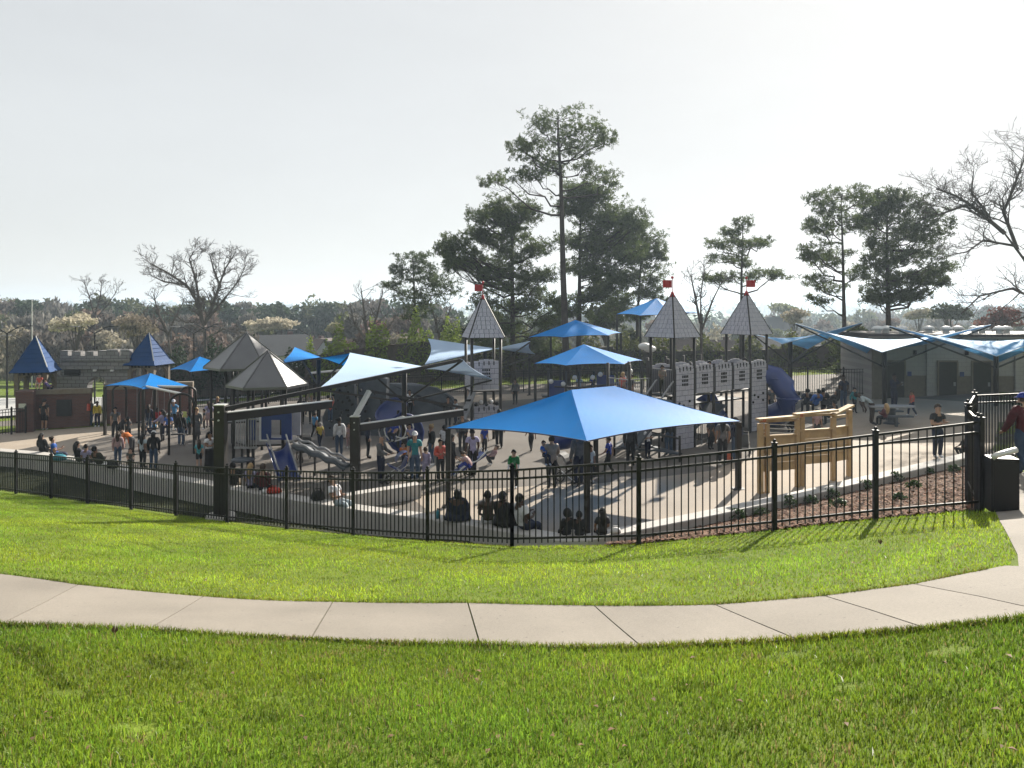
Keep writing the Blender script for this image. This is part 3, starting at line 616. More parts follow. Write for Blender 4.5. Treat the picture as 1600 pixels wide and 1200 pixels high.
m_roofmetal = mat('grey_metal_roof', (0.16, 0.16, 0.165), 0.42, 1.0, metal=0.5, var=0.08, scale=2)
m_wood = mat('honey_timber', (0.54, 0.37, 0.19), 0.7, 0.25, var=0.16, scale=4, bump=0.2, bscale=60)
m_woodend = mat('timber_end', (0.5, 0.16, 0.07), 0.7, 0.25)
m_railgrey = mat('rail_grey', (0.30, 0.30, 0.31), 0.5, 0.4)

def pyramid_roof(m, root, rim, apex, seam=True, thick=0.04, name='roof_panel'):
    rim = [Vector(r) for r in rim]; apex = Vector(apex); n = len(rim)
    for i in range(n):
        a, b = rim[i], rim[(i + 1) % n]; nrm = (b - a).cross(apex - a).normalized()
        MB().plate([a, b, apex], -thick, nrm).build(name, m, root)
        if seam: MB().bar(a + Vector((0, 0, .01)), apex + Vector((0, 0, .01)), 0.05, 0.04).build('ridge_cap', m, root)

# ---- entrance gate house: brick walls, stone arch, two blue-roofed turrets
ent = thing('entrance_gate', 'castle style brick and stone entrance with two blue roofed turrets', 'gatehouse')
def wall_px(name, m, x0, x1, y0, y1, d0, d1, th=0.5):
    """vertical wall slab between two photo columns and rows at given distances"""
    a0, b0_ = A(x0, y1, d0), A(x1, y1, d1); z1 = A(x0, y0, d0).z; z0 = min(a0.z, b0_.z) - 0.1
    d = Vector((b0_.x - a0.x, b0_.y - a0.y, 0)); nv = Vector((-d.y, d.x, 0)).normalized() * th
    w = MB(); w.prism([(a0.x, a0.y), (b0_.x, b0_.y), (b0_.x + nv.x, b0_.y + nv.y), (a0.x + nv.x, a0.y + nv.y)], z0, z1); return w.build(name, m, ent)
wall_px('brick_wall', m_brick, 26, 140, 615, 674, 44.4, 45.2)
wall_px('wall_coping', m_tan, 25, 141, 612.5, 615, 44.3, 45.1, 0.6).location.z += 0.11
wall_px('brick_wall', m_brick, 163, 300, 606, 664, 45.7, 47.0)
wall_px('wall_coping', m_tan, 162, 301, 603, 606, 45.6, 46.9, 0.6).location.z += 0.11
wall_px('brick_pier', m_brick, 24, 52, 612, 676, 43.6, 43.9, 0.6)
wall_px('plaque', m_dark, 88, 111, 625, 647, 44.7, 44.86, 0.1)
wall_px('sign_plate', m_steel, 29, 40, 631, 636, 43.5, 43.58, 0.08)
# stone curtain wall with an arched opening, behind the brick
def zrow(row, d): return EYE - (row - HY) / FPX * d
D1 = 47.5; zb = -1.3
def xs(px, d=D1): return (px - CX) / FPX * d
def slab(name, m, px0, px1, r0, r1, d=D1, th=0.6): 
    w = MB(); w.box(((xs(px0, d) + xs(px1, d)) / 2, d + th / 2, (zrow(r0, d) + zrow(r1, d)) / 2), (xs(px1, d) - xs(px0, d), th, zrow(r0, d) - zrow(r1, d))); return w.build(name, m, ent)
slab('stone_wall', m_stone, 86, 126, 588, 655); slab('stone_band', m_stone, 96, 128, 560, 588, D1 + 0.3)
# wall around the arch: two piers and an arched head
acx, ar = xs(152), 0.62; zt = zrow(577, D1); zs = zrow(604, D1)
m = MB(); m.prism([(xs(126), D1), (acx - ar, D1), (acx - ar, D1 + .6), (xs(126), D1 + .6)], zb, zt); m.prism([(acx + ar, D1), (xs(205), D1), (xs(205), D1 + .6), (acx + ar, D1 + .6)], zb, zt); m.build('gate_pier', m_stone, ent)
m = MB(); N = 10
for k in range(N):
    t0, t1 = math.pi * k / N, math.pi * (k + 1) / N; P = [(acx - ar * math.cos(t0), zs + ar * math.sin(t0)), (acx - ar * math.cos(t1), zs + ar * math.sin(t1))]
    m.add([(P[0][0], D1, P[0][1]), (P[1][0], D1, P[1][1]), (P[1][0], D1, zt), (P[0][0], D1, zt), (P[0][0], D1 + .6, P[0][1]), (P[1][0], D1 + .6, P[1][1]), (P[1][0], D1 + .6, zt), (P[0][0], D1 + .6, zt)], [(0, 1, 2, 3), (7, 6, 5, 4), (0, 4, 5, 1), (3, 2, 6, 7)])
m.build('arch_head', m_stone, ent)
slab('parapet', m_stone, 94, 202, 556, 577.5, D1 - 0.15, 0.9); slab('string_course', m_stone, 93, 203, 561, 563.5, D1 - 0.25, 1.1)
for p0, p1, r in ((94, 106, 548), (112, 126, 549), (133, 146, 549), (153, 167, 548), (166.5, 184, 546), (188, 202, 546)): slab('merlon', m_stone, p0, p1, r, 556, D1 - 0.15, 0.5)
for px in (147, 174): slab('wall_light', m_white, px - 2, px + 2.4, 577.6, 580.4, D1 - 0.3, 0.15)
slab('window_slot', m_dark, 100, 124, 578, 586, D1 - 0.02, 0.3)
MB().bar((xs(161, 45.9), 45.9, -1.1), (xs(161, 45.9), 45.9, 0.8), 0.06).build('gate_post', m_black, ent)
for k in range(7): x = xs(156, 45.9) + k * 0.1; MB().bar((x - .3, 46.1, -1.0), (x - .3, 46.1, 0.6), 0.02).build('gate_bar', m_black, ent)
def turret(pc, w, rim_row, apex_row, base_row, d, roofw, rz):
    x = xs(pc, d); zr, za, z0 = zrow(rim_row, d), zrow(apex_row, d), zrow(base_row, d); hw = w / 2
    M = Matrix.Translation((x, d, 0)) @ Matrix.Rotation(rz, 4, 'Z')
    for sx, sy in ((-1, -1), (1, -1), (1, 1), (-1, 1)):
        m = MB(); m.box((sx * (hw - .11), sy * (hw - .11), (z0 + zr) / 2), (.22, .22, zr - z0)); o = m.build('corner_post', m_tan, ent); o.matrix_world = M
    for k in range(4):
        q = Matrix.Rotation(k * math.pi / 2, 4, 'Z'); m = MB(); za_ = zr - 0.42; rr = hw - .24
        for j in range(8):
            t0, t1 = math.pi * j / 8, math.pi * (j + 1) / 8; a = (-rr * math.cos(t0), za_ - 0.25 + 0.5 * math.sin(t0)); b = (-rr * math.cos(t1), za_ - 0.25 + 0.5 * math.sin(t1))
            m.add([(a[0], -hw + .04, a[1]), (b[0], -hw + .04, b[1]), (b[0], -hw + .04, zr), (a[0], -hw + .04, zr), (a[0], -hw + .16, a[1]), (b[0], -hw + .16, b[1]), (b[0], -hw + .16, zr), (a[0], -hw + .16, zr)], [(0, 1, 2, 3), (7, 6, 5, 4), (0, 4, 5, 1)])
        o = m.build('arch_panel', m_tan, ent); o.matrix_world = M @ q
        m = MB()
        for j in range(6): m.box((-hw + .3 + j * (w - .6) / 5, -hw + .0, zr - .1), (.1, .06, .12))
        o = m.build('dentil', m_dark, ent); o.matrix_world = M @ q
    h = roofw / 2; rim = [M @ Vector((sx * h, sy * h, zr)) for sx, sy in ((-1, -1), (1, -1), (1, 1), (-1, 1))]; ap = M @ Vector((0, 0, za))
    mid = [r.lerp(ap, 0.14) + (Vector((ap.x, ap.y, r.z)) - r) * 0.05 for r in rim]
    for i in range(4):
        a, b, c, e = rim[i], rim[(i + 1) % 4], mid[(i + 1) % 4], mid[i]
        MB().plate([a, b, c, e], -0.05).build('eave_panel', m_blueroof, ent); MB().plate([e, c, ap], -0.05).build('roof_panel', m_blueroof, ent)
        MB().bar(e, ap, 0.05, 0.06).build('ridge_cap', m_steel if i == 1 else m_blueroof, ent)  # one ridge painted pale as its sunlit edge
        nrm = (c - e).cross(ap - e).normalized()
        m = MB()
        for k in range(1, 7):
            u = k / 7; m.bar(e.lerp(ap, u) + nrm * .012, c.lerp(ap, u) + nrm * .012, 0.03, 0.02)
        m.build('roof_seam', m_blueroof, ent)
turret(56, 1.72, 580, 525, 616, 45.6, 2.15, R(14)); turret(233, 1.75, 569, 520, 606, 48.2, 2.15, R(-8))

# ---- restroom building
rb = thing('restroom_building', 'taupe block restroom building with flat roof and dark doors', 'building', A(1362, 629, 39.6), R(-6))
Wd, Dp, Hh = 12.0, 5.0, 3.35
MB().box((Wd / 2, Dp / 2, Hh / 2), (Wd, Dp, Hh)).build('wall', m_cmu, rb)
MB().box((Wd / 2, Dp / 2, Hh + 0.09), (Wd + 0.5, Dp + 0.5, 0.22)).build('roof', mat('brown_fascia', (0.06, 0.045, 0.04), 0.6), rb)
MB().box((0.22, -0.12, Hh / 2), (0.44, 0.24, Hh - .02)).build('pilaster', m_tan, rb)
for x in (2.85, 7.1): MB().box((x - 0.02, -0.06, Hh / 2), (0.34, 0.13, Hh - .02)).build('pilaster', m_cmu, rb)
m_door = mat('dark_door', (0.022, 0.024, 0.024), 0.45, 0.4)
for x in (1.15, 2.95 + .75, 5.35, 7.2 + .15 + .6, 9.8):
    d = MB().box((x, -0.03, 1.06), (0.86, 0.07, 2.12)).build('door', m_door, rb); MB().box((x + 0.32, -0.085, 1.0), (0.1, 0.03, 0.2)).build('handle', m_railgrey, d); MB().box((x, -0.028, 2.16), (1.0, 0.09, 0.08)).build('lintel', m_tan, d); MB().box((x - .47, -0.03, 1.06), (.08, .1, 2.12)).build('door_frame', m_tan, d); MB().box((x + .47, -0.03, 1.06), (.08, .1, 2.12)).build('door_frame', m_tan, d); MB().box((x + .7, -0.02, 1.5), (.2, .03, .24)).build('door_sign', m_playblue, d)
for x in (2.1, 4.6, 6.4): MB().box((x, -0.09, 2.6), (0.12, 0.16, 0.22)).build('wall_lamp', m_dark, rb)
for x, w in ((2.2, 1.0), (4.55, .75), (6.4, 1.0)): MB().box((x, -0.016, 0.72), (w, 0.03, 1.4)).build('block_panel', m_tan, rb)
for i, x in enumerate((0.55, 1.15, 1.75, 3.3, 3.95, 4.75, 5.35, 5.95, 6.55, 7.15, 8.0)):
    m = MB(); m.lathe([(0.16, 0), (0.16, 0.22), (0.3, 0.22), (0.3, 0.27), (0.2, 0.36), (0.05, 0.4)], (x, 0.7 + 0.5 * (i % 2), Hh + 0.2), 12); m.build('roof_vent', m_white, rb, smooth=False)
MB().box((Wd / 2, -.3, Hh + .02), (Wd + .5, .1, .1)).build('gutter', m_tan, rb)
for x in (.5, 6.0): MB().tube([(x, -.28, 0), (x, -.28, Hh)], .045, 6).build('downpipe', m_tan, rb)
MB().box((4.6, -1.35, -0.10), (11.2, 2.5, 0.28)).build('porch_slab', m_wall, rb)

# ---- castle play structure
def brick_panel(root, a, b, z0, z1, rows, slots=True, crenel=True, name='panel'):
    """moulded castle panel between plan points a and b: backing plate with proud blocks, dark slots and battlements"""
    a, b = Vector((a[0], a[1], 0)), Vector((b[0], b[1], 0)); d = b - a; W = d.length; u = d / W; nr = Vector((u.y, -u.x, 0))
    def P(s, z, o=0.0): q = a + u * s + nr * o; return Vector((q.x, q.y, z))
    m = MB(); m.bar(P(0, (z0 + z1) / 2), P(W, (z0 + z1) / 2), 0.05, z1 - z0); pn = m.build(name, m_groove, root)
    bl = MB(); rh = (z1 - z0) / rows
    for r in range(rows):
        zc = z0 + (r + .5) * rh; n = 2 if r % 2 else 3; off = 0.0
        cuts = [0, .33, .67, 1] if r % 2 == 0 else [0, .17, .5, .83, 1]
        for c0, c1 in zip(cuts[:-1], cuts[1:]): bl.bar(P(c0 * W + .009, zc, .035), P(c1 * W - .009, zc, .035), 0.03, rh - .018)
    bl.build('blocks', m_grey, pn, kind='stuff')
    if slots:
        s = MB()
        for i in range(4):
            for j in range(3): zc = z1 - 0.3 - j * 0.155; s.bar(P(W * .33 + i * .095, zc, .055), P(W * .33 + i * .095 + .06, zc, .055), 0.02, .1)
        s.build('slot', m_dark, pn)
    if crenel:
        s = MB(); cr = MB()
        for i in range(5):
            lift = 0.07 * (1 - ((i - 2) / 2) ** 2)
            cr.bar(P(W * (i + .04) / 5, z1 + .05 + lift / 2, 0), P(W * (i + .96) / 5, z1 + .05 + lift / 2, 0), 0.05, .1 + lift)
            if i < 4: s.bar(P(W * (i + .9) / 5, z1 - .03 + lift / 2, .052), P(W * (i + 1.1) / 5, z1 - .03 + lift / 2, .052), 0.02, .17)
        cr.build('battlement', m_grey, pn); s.build('slot', m_dark, pn)
    return pn
def tower_roof(root, cor, z, apex_z, over=0.16, flagdir=-1):
    c = sum((Vector((p[0], p[1], 0)) for p in cor), Vector()) / 4; rim = []
    for p in cor: q = Vector((p[0], p[1], 0)); q = c + (q - c) * (1 + over); rim.append(Vector((q.x, q.y, z)))
    ap = Vector((c.x, c.y, apex_z))
    for i in range(4):
        a, b = rim[i], rim[(i + 1) % 4]; nrm = (b - a).cross(ap - a).normalized()
        if nrm.z < 0: nrm = -nrm
        pn = MB().plate([a, b, ap], -0.03, nrm).build('roof_panel', m_groove, root); sh = MB(); rows = 10
        for r in range(rows - 1):
            v0, v1 = r / rows, (r + 0.94) / rows; e0, e1 = a.lerp(ap, v0), b.lerp(ap, v0); f0, f1 = a.lerp(ap, v1), b.lerp(ap, v1)
            n = max(1, round(7 * (1 - v0))); off = 0.5 * (r % 2)
            cuts = sorted(set([0.0, 1.0] + [min(1, max(0, (k + off) / n)) for k in range(n + 1)]))
            for c0, c1 in zip(cuts[:-1], cuts[1:]):
                if c1 - c0 < .05: continue
                g = 0.012 / max(.15, (e1 - e0).length)
                q = [e0.lerp(e1, c0 + g), e0.lerp(e1, c1 - g), f0.lerp(f1, c1 - g), f0.lerp(f1, c0 + g)]
                sh.plate([p_ + nrm * .004 for p_ in q], 0.016, nrm)
        sh.build('shingles', m_grey, pn, kind='stuff')
        MB().bar(a + Vector((0, 0, .01)), ap, 0.055, 0.055).build('ridge_cap', m_post, root)
    MB().lathe([(0.11, apex_z - .16), (0.05, apex_z + .02), (0.02, apex_z + .05)], (c.x, c.y, 0), 8).build('finial', m_red, root)
    MB().tube([(c.x, c.y, apex_z), (c.x, c.y, apex_z + .56)], 0.014, 6).build('flag_pole', m_red, root)
    MB().ball((c.x, c.y, apex_z + .6), 0.06).build('finial_ball', m_red, root)
    m = MB()
    for k in range(4):
        x0, x1 = c.x + flagdir * (.02 + .09 * k), c.x + flagdir * (.02 + .09 * (k + 1)); w0, w1 = .03 * math.sin(k * 1.4), .03 * math.sin((k + 1) * 1.4)
        m.add([(x0, c.y + w0, apex_z + .2), (x1, c.y + w1, apex_z + .2), (x1, c.y + w1, apex_z + .5), (x0, c.y + w0, apex_z + .5), (x0, c.y + w0 + .02, apex_z + .2), (x1, c.y + w1 + .02, apex_z + .2), (x1, c.y + w1 + .02, apex_z + .5), (x0, c.y + w0 + .02, apex_z + .5)], [(0, 1, 2, 3), (7, 6, 5, 4), (0, 4, 5, 1), (3, 2, 6, 7), (1, 5, 6, 2), (0, 3, 7, 4)])
    m.build('flag', m_red, root)
cs = thing('castle_playground', 'grey castle play structure with two shingled turrets, block panels and blue tube slides', 'play structure')
u = Vector((0.798, 0.602, 0)); v = Vector((-0.602, 0.798, 0)); P0 = Vector((6.24, 29.6, 0))
def cp(i, j): p = P0 + u * (i * 1.195) + v * (j * 1.2); return p
def post(p, z1, root, w=0.06, z0=None):
    z = plane_z(p.x) - .05 if z0 is None else z0; return MB().tube([(p.x, p.y, z), (p.x, p.y, z1)], w, 8).build('post', m_post, root, smooth=True)
for i in range(6):
    for j in range(2): post(cp(i, j), 4.85 if i in (0, 1, 4, 5) else 3.75, cs)
for i, j in ((0, 2), (1, 2), (-1, 1), (-1, 2), (2, 3), (3, 3), (4, 3), (5, 3), (2, 2), (5, 2)): post(cp(i, j), 3.8, cs)
for i in range(5):
    z0 = plane_z(cp(i, 0).x) + .06 if i in (0, 4) else 2.62
    brick_panel(cs, cp(i, 0) + u * .08, cp(i + 1, 0) - u * .08, z0, 3.62, 15 if i in (0, 4) else 5)
    brick_panel(cs, cp(i + 1, 1) - u * .08, cp(i, 1) + u * .08, 2.62, 3.6, 5)
    h = MB()
    if i in (0, 4):
        for k, (s_, z_) in enumerate(((.25, 2.3), (.5, 2.2), (.85, 2.35), (.15, 2.0), (.85, 2.05))):
            q = cp(i, 0) + u * s_ - v * .06; h.ball((q.x, q.y, z_), .055, 6, 4)
        h.build('climbing_hold', m_dark, cs)
def deck(i0, j0, i1, j1, z):
    P = [cp(i0, j0), cp(i1, j0), cp(i1, j1), cp(i0, j1)]; MB().prism([(p.x, p.y) for p in P], z - .06, z).build('deck', m_post, cs)
deck(0, 0, 5, 1, 2.58); deck(-1, 1, 1, 2, 2.2); deck(2, 1, 5, 3, 2.0)
tower_roof(cs, [cp(0, 0), cp(1, 0), cp(1, 1), cp(0, 1)], 4.85, 6.6, 0.28, -1)
tower_roof(cs, [cp(4, 0), cp(5, 0), cp(5, 1), cp(4, 1)], 4.87, 6.7, 0.28, 1)
def rail(root, a, b, z0, z1, n, m=None, name='railing'):
    a, b = Vector(a), Vector(b); w = MB(); w.bar((a.x, a.y, z1), (b.x, b.y, z1), .035); w.bar((a.x, a.y, z0), (b.x, b.y, z0), .035)
    for k in range(n + 1): q = a.lerp(b, k / n); w.tube([(q.x, q.y, z0), (q.x, q.y, z1)], .011, 5)
    return w.build(name, m or m_railgrey, root)
rail(cs, cp(0, 0) + v * .08, cp(0, 1) - v * .08, 2.64, 3.6, 10); rail(cs, cp(-1, 1), cp(0, 1), 2.25, 3.2, 10); rail(cs, cp(-1, 2), cp(-1, 1), 2.25, 3.2, 10); rail(cs, cp(0, 1), cp(0, 2), .6, 1.6, 10)
def trough(root, pts, r, name='slide', m=None, frac=0.55, rim=None):
    """open slide chute swept along a path; frac = share of the circle that is solid"""
    pts = [Vector(p) for p in pts]; n = 12; V = []; F = []
    for i, p in enumerate(pts):
        d = (pts[min(i + 1, len(pts) - 1)] - pts[max(i - 1, 0)]).normalized(); s = d.cross(Vector((0, 0, 1))).normalized(); up = s.cross(d)
        for k in range(n + 1):
            t = -math.pi / 2 + (k / n - .5) * 2 * math.pi * frac; V.append(p + s * (r * math.cos(t)) + up * (r * math.sin(t)))
        for k in range(n + 1):
            t = -math.pi / 2 + (k / n - .5) * 2 * math.pi * frac; V.append(p + s * (r * .93 * math.cos(t)) + up * (r * .93 * math.sin(t)))
    w = 2 * (n + 1)
    for i in range(len(pts) - 1):
        for k in range(n):
            a = i * w + k; F += [(a, a + 1, a + w + 1, a + w), (a + n + 1, a + w + n + 1, a + w + n + 2, a + n + 2)]
        for k in (0, n): a = i * w + k; F.append((a, a + w, a + w + n + 1, a + n + 1))
    o = MB().add(V, F).build(name, m or m_playblue, root, smooth=True)
    return o
S = cp(5, 0); zS = plane_z(S.x)
q = [S + Vector((.05, .35, 3.05)), S + Vector((.45, .2, 2.95)), S + Vector((.75, .0, 2.6)), S + Vector((.9, -.1, 2.1)), S + Vector((.85, .1, 1.6)), S + Vector((.5, .4, 1.3)), S + Vector((.1, .9, 1.15))]
q = [p if False else Vector((p.x, p.y, p.z)) for p in q]
trough(cs, [Vector((p.x, p.y, p.z + .0)) for p in q], .5, 'tube_slide', frac=1.0)
for k in (1, 3, 5): MB().lathe([(0.52, -.03), (.54, 0), (.52, .03)], q[k], 14).build('slide_flange', m_playblue, cs)
S = cp(-1, 1.5)
trough(cs, [S + Vector((.1, 0, 2.5)), S + Vector((-.3, .1, 2.35)), S + Vector((-.9, .35, 1.75)), S + Vector((-1.5, .6, 1.2)), S + Vector((-2.1, .8, .75)), S + Vector((-2.5, .95, .68))], .5, 'slide', frac=.62)
S = cp(3.4, 1.5)
trough(cs, [S + Vector((0, 0, 2.2)), S + Vector((.3, -.2, 1.6)), S + Vector((.55, -.35, 1.1)), S + Vector((.7, -.3, .9))], .42, 'tube_slide', frac=1.0)
for (i, j, z) in ((0.4, 1.7, 4.35), (0.9, 1.9, 4.2)):
    q = cp(i, j); MB().ball((q.x + .3, q.y + 1.5, z), .28, 10, 6, (1, .8, .55)).build('bubble_panel', m_white, cs, smooth=True)
for i in range(2): # ramps and arches below deck
    a, b = cp(1.1 + i, .6), cp(2.0 + i, .6); MB().bar((a.x, a.y, 1.0 + .4 * i), (b.x, b.y, 1.55 + .4 * i), .9, .07).build('ramp', m_slate, cs)
for k in range(6): q = cp(1.15 + k * .3, .05); MB().tube([(q.x, q.y, plane_z(q.x)), (q.x, q.y, plane_z(q.x) + 1.0)], .018, 6).build('baluster', m_railgrey, cs)
rail(cs, cp(1.1, 0), cp(2, 0), .75, 1.65, 8, m_post)
a, b = cp(-1.7, .4), cp(-.2, .2); MB().bar((a.x, a.y, .3 + .4), (b.x, b.y, 2.45), .85, .08).build('stair_ramp', m_slate, cs)
for s in (-.42, .42): MB().bar((a.x - v.x * s, a.y - v.y * s, 1.3), (b.x - v.x * s, b.y - v.y * s, 3.2), .05).build('handrail', m_railgrey, cs)

# ---- left brick-panel tower
lt = thing('turret_climber', 'single grey shingled turret with block panels left of the big canopy', 'play structure')
a0, a1 = Vector((-1.77, 33.8, 0)), Vector((-0.51, 34.15, 0)); uu = (a1 - a0).normalized(); vv = Vector((-uu.y, uu.x, 0)) * 1.25
cor = [a0, a1, a1 + vv, a0 + vv]
for p in cor: post(p, 4.68, lt, .065)
tower_roof(lt, cor, 4.68, 6.55, 0.22, -1)
brick_panel(lt, a0 + uu * .09, a1 - uu * .09, 2.38, 3.55, 5); brick_panel(lt, a0 + uu * .09, a1 - uu * .09, .75, 1.55, 4, slots=False)
brick_panel(lt, cor[3], a0, 2.38, 3.4, 5, slots=False)
MB().prism([(p.x, p.y) for p in cor], 2.28, 2.34).build('deck', m_post, lt); MB().prism([(p.x, p.y) for p in cor], .9, .96).build('deck', m_post, lt)
MB().bar(a0 + Vector((-.45, -.3, .9)), a0 + Vector((.05, .0, 2.3)), .5, .06).build('climber_plate', m_railgrey, lt)
for k in range(3): q = a0 + Vector((-.4 + .14 * k, -.29 + .08 * k, 1.15 + .4 * k)); MB().box(q + Vector((0, -.05, 0)), (.36, .06, .09)).build('foothold', m_dark, lt)
for k in range(5): MB().ball(a0.lerp(a1, .15 + .18 * k) + Vector((0, -.1, 1.75 + .1 * (k % 2))), .09, 6, 5).build('bead', m_white if k % 2 else m_dark, lt)

# ---- play house with two grey metal roofs, slide and wave climber
ph = thing('play_house', 'low play structure under two grey metal pyramid roofs with blue slide', 'play structure')
def hexroof(cx, cy, r, z, za, rot, nposts, zp):
    rim = [Vector((cx + r * math.cos(rot + k * math.pi / 3), cy + r * math.sin(rot + k * math.pi / 3), z)) for k in range(6)]
    pyramid_roof(m_roofmetal, ph, rim, (cx, cy, za)); 
    for k in range(6):
        a, b = rim[k], rim[(k + 1) % 6]; MB().bar(a - Vector((0, 0, .05)), b - Vector((0, 0, .05)), .05, .1).build('eave_trim', m_roofmetal, ph)
        p = Vector((cx, cy, 0)).lerp(Vector((rim[k].x, rim[k].y, 0)), .82); post(p, z + .1, ph, .065)
    return rim
c2 = A(418, 600, 31); c1 = A(392, 572, 36)
hexroof(c2.x, c2.y, 1.58, c2.z, A(417, 548, 31).z, R(14), 6, 0); hexroof(c1.x - .2, c1.y, 1.9, c1.z, A(384, 519, 36).z, R(14), 6, 0)
gz0 = plane_z(c2.x)
MB().prism([(c2.x + 1.3 * math.cos(R(12) + k * math.pi / 3), c2.y + 1.3 * math.sin(R(12) + k * math.pi / 3)) for k in range(6)], gz0 + 1.0, gz0 + 1.07).build('deck', m_post, ph)
MB().prism([(c1.x - .2 + 1.6 * math.cos(R(20) + k * math.pi / 3), c1.y + 1.6 * math.sin(R(20) + k * math.pi / 3)) for k in range(6)], gz0 + 1.2, gz0 + 1.27).build('deck', m_post, ph)
def flat_panel(name, m, x0, x1, r0, r1, d, th=.06, holes=()):
    """upright panel with rectangular openings, given in photo pixels at distance d"""
    x0, x1 = xs(x0, d), xs(x1, d); z1, z0 = zrow(r0, d), zrow(r1, d); w = MB()
    if not holes: w.box(((x0 + x1) / 2, d, (z0 + z1) / 2), (x1 - x0, th, z1 - z0))
    else:
        h0, h1, hr0, hr1 = holes; h0, h1 = xs(h0, d), xs(h1, d); hz1, hz0 = zrow(hr0, d), zrow(hr1, d)
        for a, b, c, e in ((x0, h0, z0, z1), (h1, x1, z0, z1), (h0, h1, z0, hz0), (h0, h1, hz1, z1)): w.box(((a + b) / 2, d, (c + e) / 2), (b - a, th, e - c))
    return w.build(name, m, ph)
flat_panel('blue_panel', m_playblue, 406, 456, 644, 687, 30.0, holes=(424, 440, 656, 684)); flat_panel('panel_frame', m_white, 405.5, 408, 652, 687, 29.95); flat_panel('panel_base', m_white, 406, 420, 687, 689, 29.95)
flat_panel('grey_panel', m_grey, 458, 470, 640, 680, 30.6); flat_panel('blue_panel', m_playblue, 384, 400, 646, 692, 31.0)
for k in range(9): flat_panel('baluster', m_railgrey, 367.5 + k * 4.0, 368.6 + k * 4.0, 655 - 2 * (k % 3), 699, 29.7, .03)
flat_panel('guard_rail', m_railgrey, 366, 402, 698, 701, 29.7); flat_panel('guard_rail', m_railgrey, 366, 402, 654, 656, 29.75)
b = G(452, 745); trough(ph, [A(432, 690, 29.8), A(434, 693, 29.4), A(440, 712, 28.9), A(446, 731, 28.5), A(451, 743, 28.2), A(453, 746, 27.9)], .40, 'slide', frac=.5)
for s in (-1, 1):
    MB().tube([A(432 + s * 15, 679, 29.75), A(435 + s * 15, 690, 29.35), A(447 + s * 15, 725, 28.5), A(453 + s * 14, 742, 28.1)], .035, 6).build('slide_rim', m_railgrey, ph)
w = MB(); V = []; F = []; n = 24
for i in range(n + 1):
    t = i / n; p = A(462 + 82 * t, 693 + 34 * t + 1.8 * math.sin(t * 22), 29.3 - 1.4 * t)
    for s in (-.35, .35): V += [p + Vector((.1 * s, s, 0.02)), p + Vector((.1 * s, s, -.10))]
for i in range(n): a = i * 4; F += [(a, a + 2, a + 6, a + 4), (a + 1, a + 5, a + 7, a + 3), (a, a + 4, a + 5, a + 1), (a + 2, a + 3, a + 7, a + 6)]
w.add(V, F).build('wave_climber', m_slate, ph, smooth=True)
for s in (-.38, .38): MB().tube([A(462 + 82 * i / 16, 690 + 34 * i / 16 + 2.0 * math.sin(i / 16 * 22), 29.3 - 1.4 * i / 16) + Vector((0, s, .05)) for i in range(17)], 0.045, 6).build('wave_rim', m_railgrey, ph, smooth=True)
for k in range(4): p = A(470 + 22 * k, 705 + 9 * k, 29.2 - .4 * k); MB().tube([(p.x, p.y, plane_z(p.x)), p], .04, 6).build('leg', m_post, ph)
p = A(380, 720, 29.5); MB().lathe([(.42, 0), (.45, .06), (.36, .1)], (p.x, p.y, p.z), 14).build('store_counter', m_slate, ph)
for k, px in enumerate((378, 396, 455)): MB().tube([A(px, 700, 29.8), A(px, 742, 29.8)], .05, 8).build('leg', m_post, ph)

# ---- climbing walls
cw = thing('climbing_wall', 'dark slate climbing wall slabs with moulded holds behind the play house', 'climbing wall')
def cslab(pts, d, th=.25):
    P = [A(px, py, d + k * .0) for k, (px, py) in enumerate(pts)]
    for i, p in enumerate(P): p.y += .5 * math.sin(i)
    n = len(P); V = [p for p in P] + [p + Vector((.1, th, 0)) for p in P]; F = [tuple(range(n)), tuple(range(2 * n - 1, n - 1, -1))] + [(i, n + i, n + (i + 1) % n, (i + 1) % n) for i in range(n)]
    o = MB().add(V, F); return o.build('wall_slab', m_slate, cw)
cslab([(508, 682), (500, 655), (512, 625), (527, 604), (545, 592), (556, 590), (557, 682)], 37.5); cslab([(558, 682), (558, 590), (585, 588), (604, 592), (604, 645), (600, 682)], 38.0)
cslab([(604, 660), (604, 600), (640, 600), (680, 606), (706, 620), (718, 640), (718, 650)], 44)
m = MB()
for k in range(46): px, py = random.uniform(512, 600), random.uniform(600, 676); p = A(px, py, 37.2); m.ball(p, random.uniform(.05, .09), 6, 4)
m.build('climbing_hold', m_dark, cw, kind='stuff')

# ---- blue spinner dome, recumbent seesaw, bucket spinner
sp = thing('net_spinner', 'blue cupped spinner with white grab rings in mid playground', 'spinner', G(622, 712), 0)
MB().tube([(0, 0, 0), (0, 0, 1.9)], .06, 8).build('pole', m_post, sp)
def bowl(root, c, r, tilt, name='bowl', m=None):
    w = MB(); V = []; F = []; nu, nv = 16, 6
    for j in range(nv + 1):
        a = j / nv * math.pi * .48
        for i in range(nu): t = 2 * math.pi * i / nu; V.append(Vector((r * math.sin(a) * math.cos(t), r * math.sin(a) * math.sin(t), -r * math.cos(a) * .6)))
    V2 = [v_ * .94 + Vector((0, 0, .04)) for v_ in V]; n = len(V)
    for j in range(nv):
        for i in range(nu):
            a, b, c_, d = j * nu + i, j * nu + (i + 1) % nu, (j + 1) * nu + (i + 1) % nu, (j + 1) * nu + i; F += [(a, d, c_, b), (n + a, n + b, n + c_, n + d)]
    for i in range(nu): a = nv * nu + i; b = nv * nu + (i + 1) % nu; F.append((a, n + a, n + b, b))
    w.add(V + V2, F); o = w.build(name, m or m_playblue, root, smooth=True); o.location = c; o.rotation_euler = tilt; return o
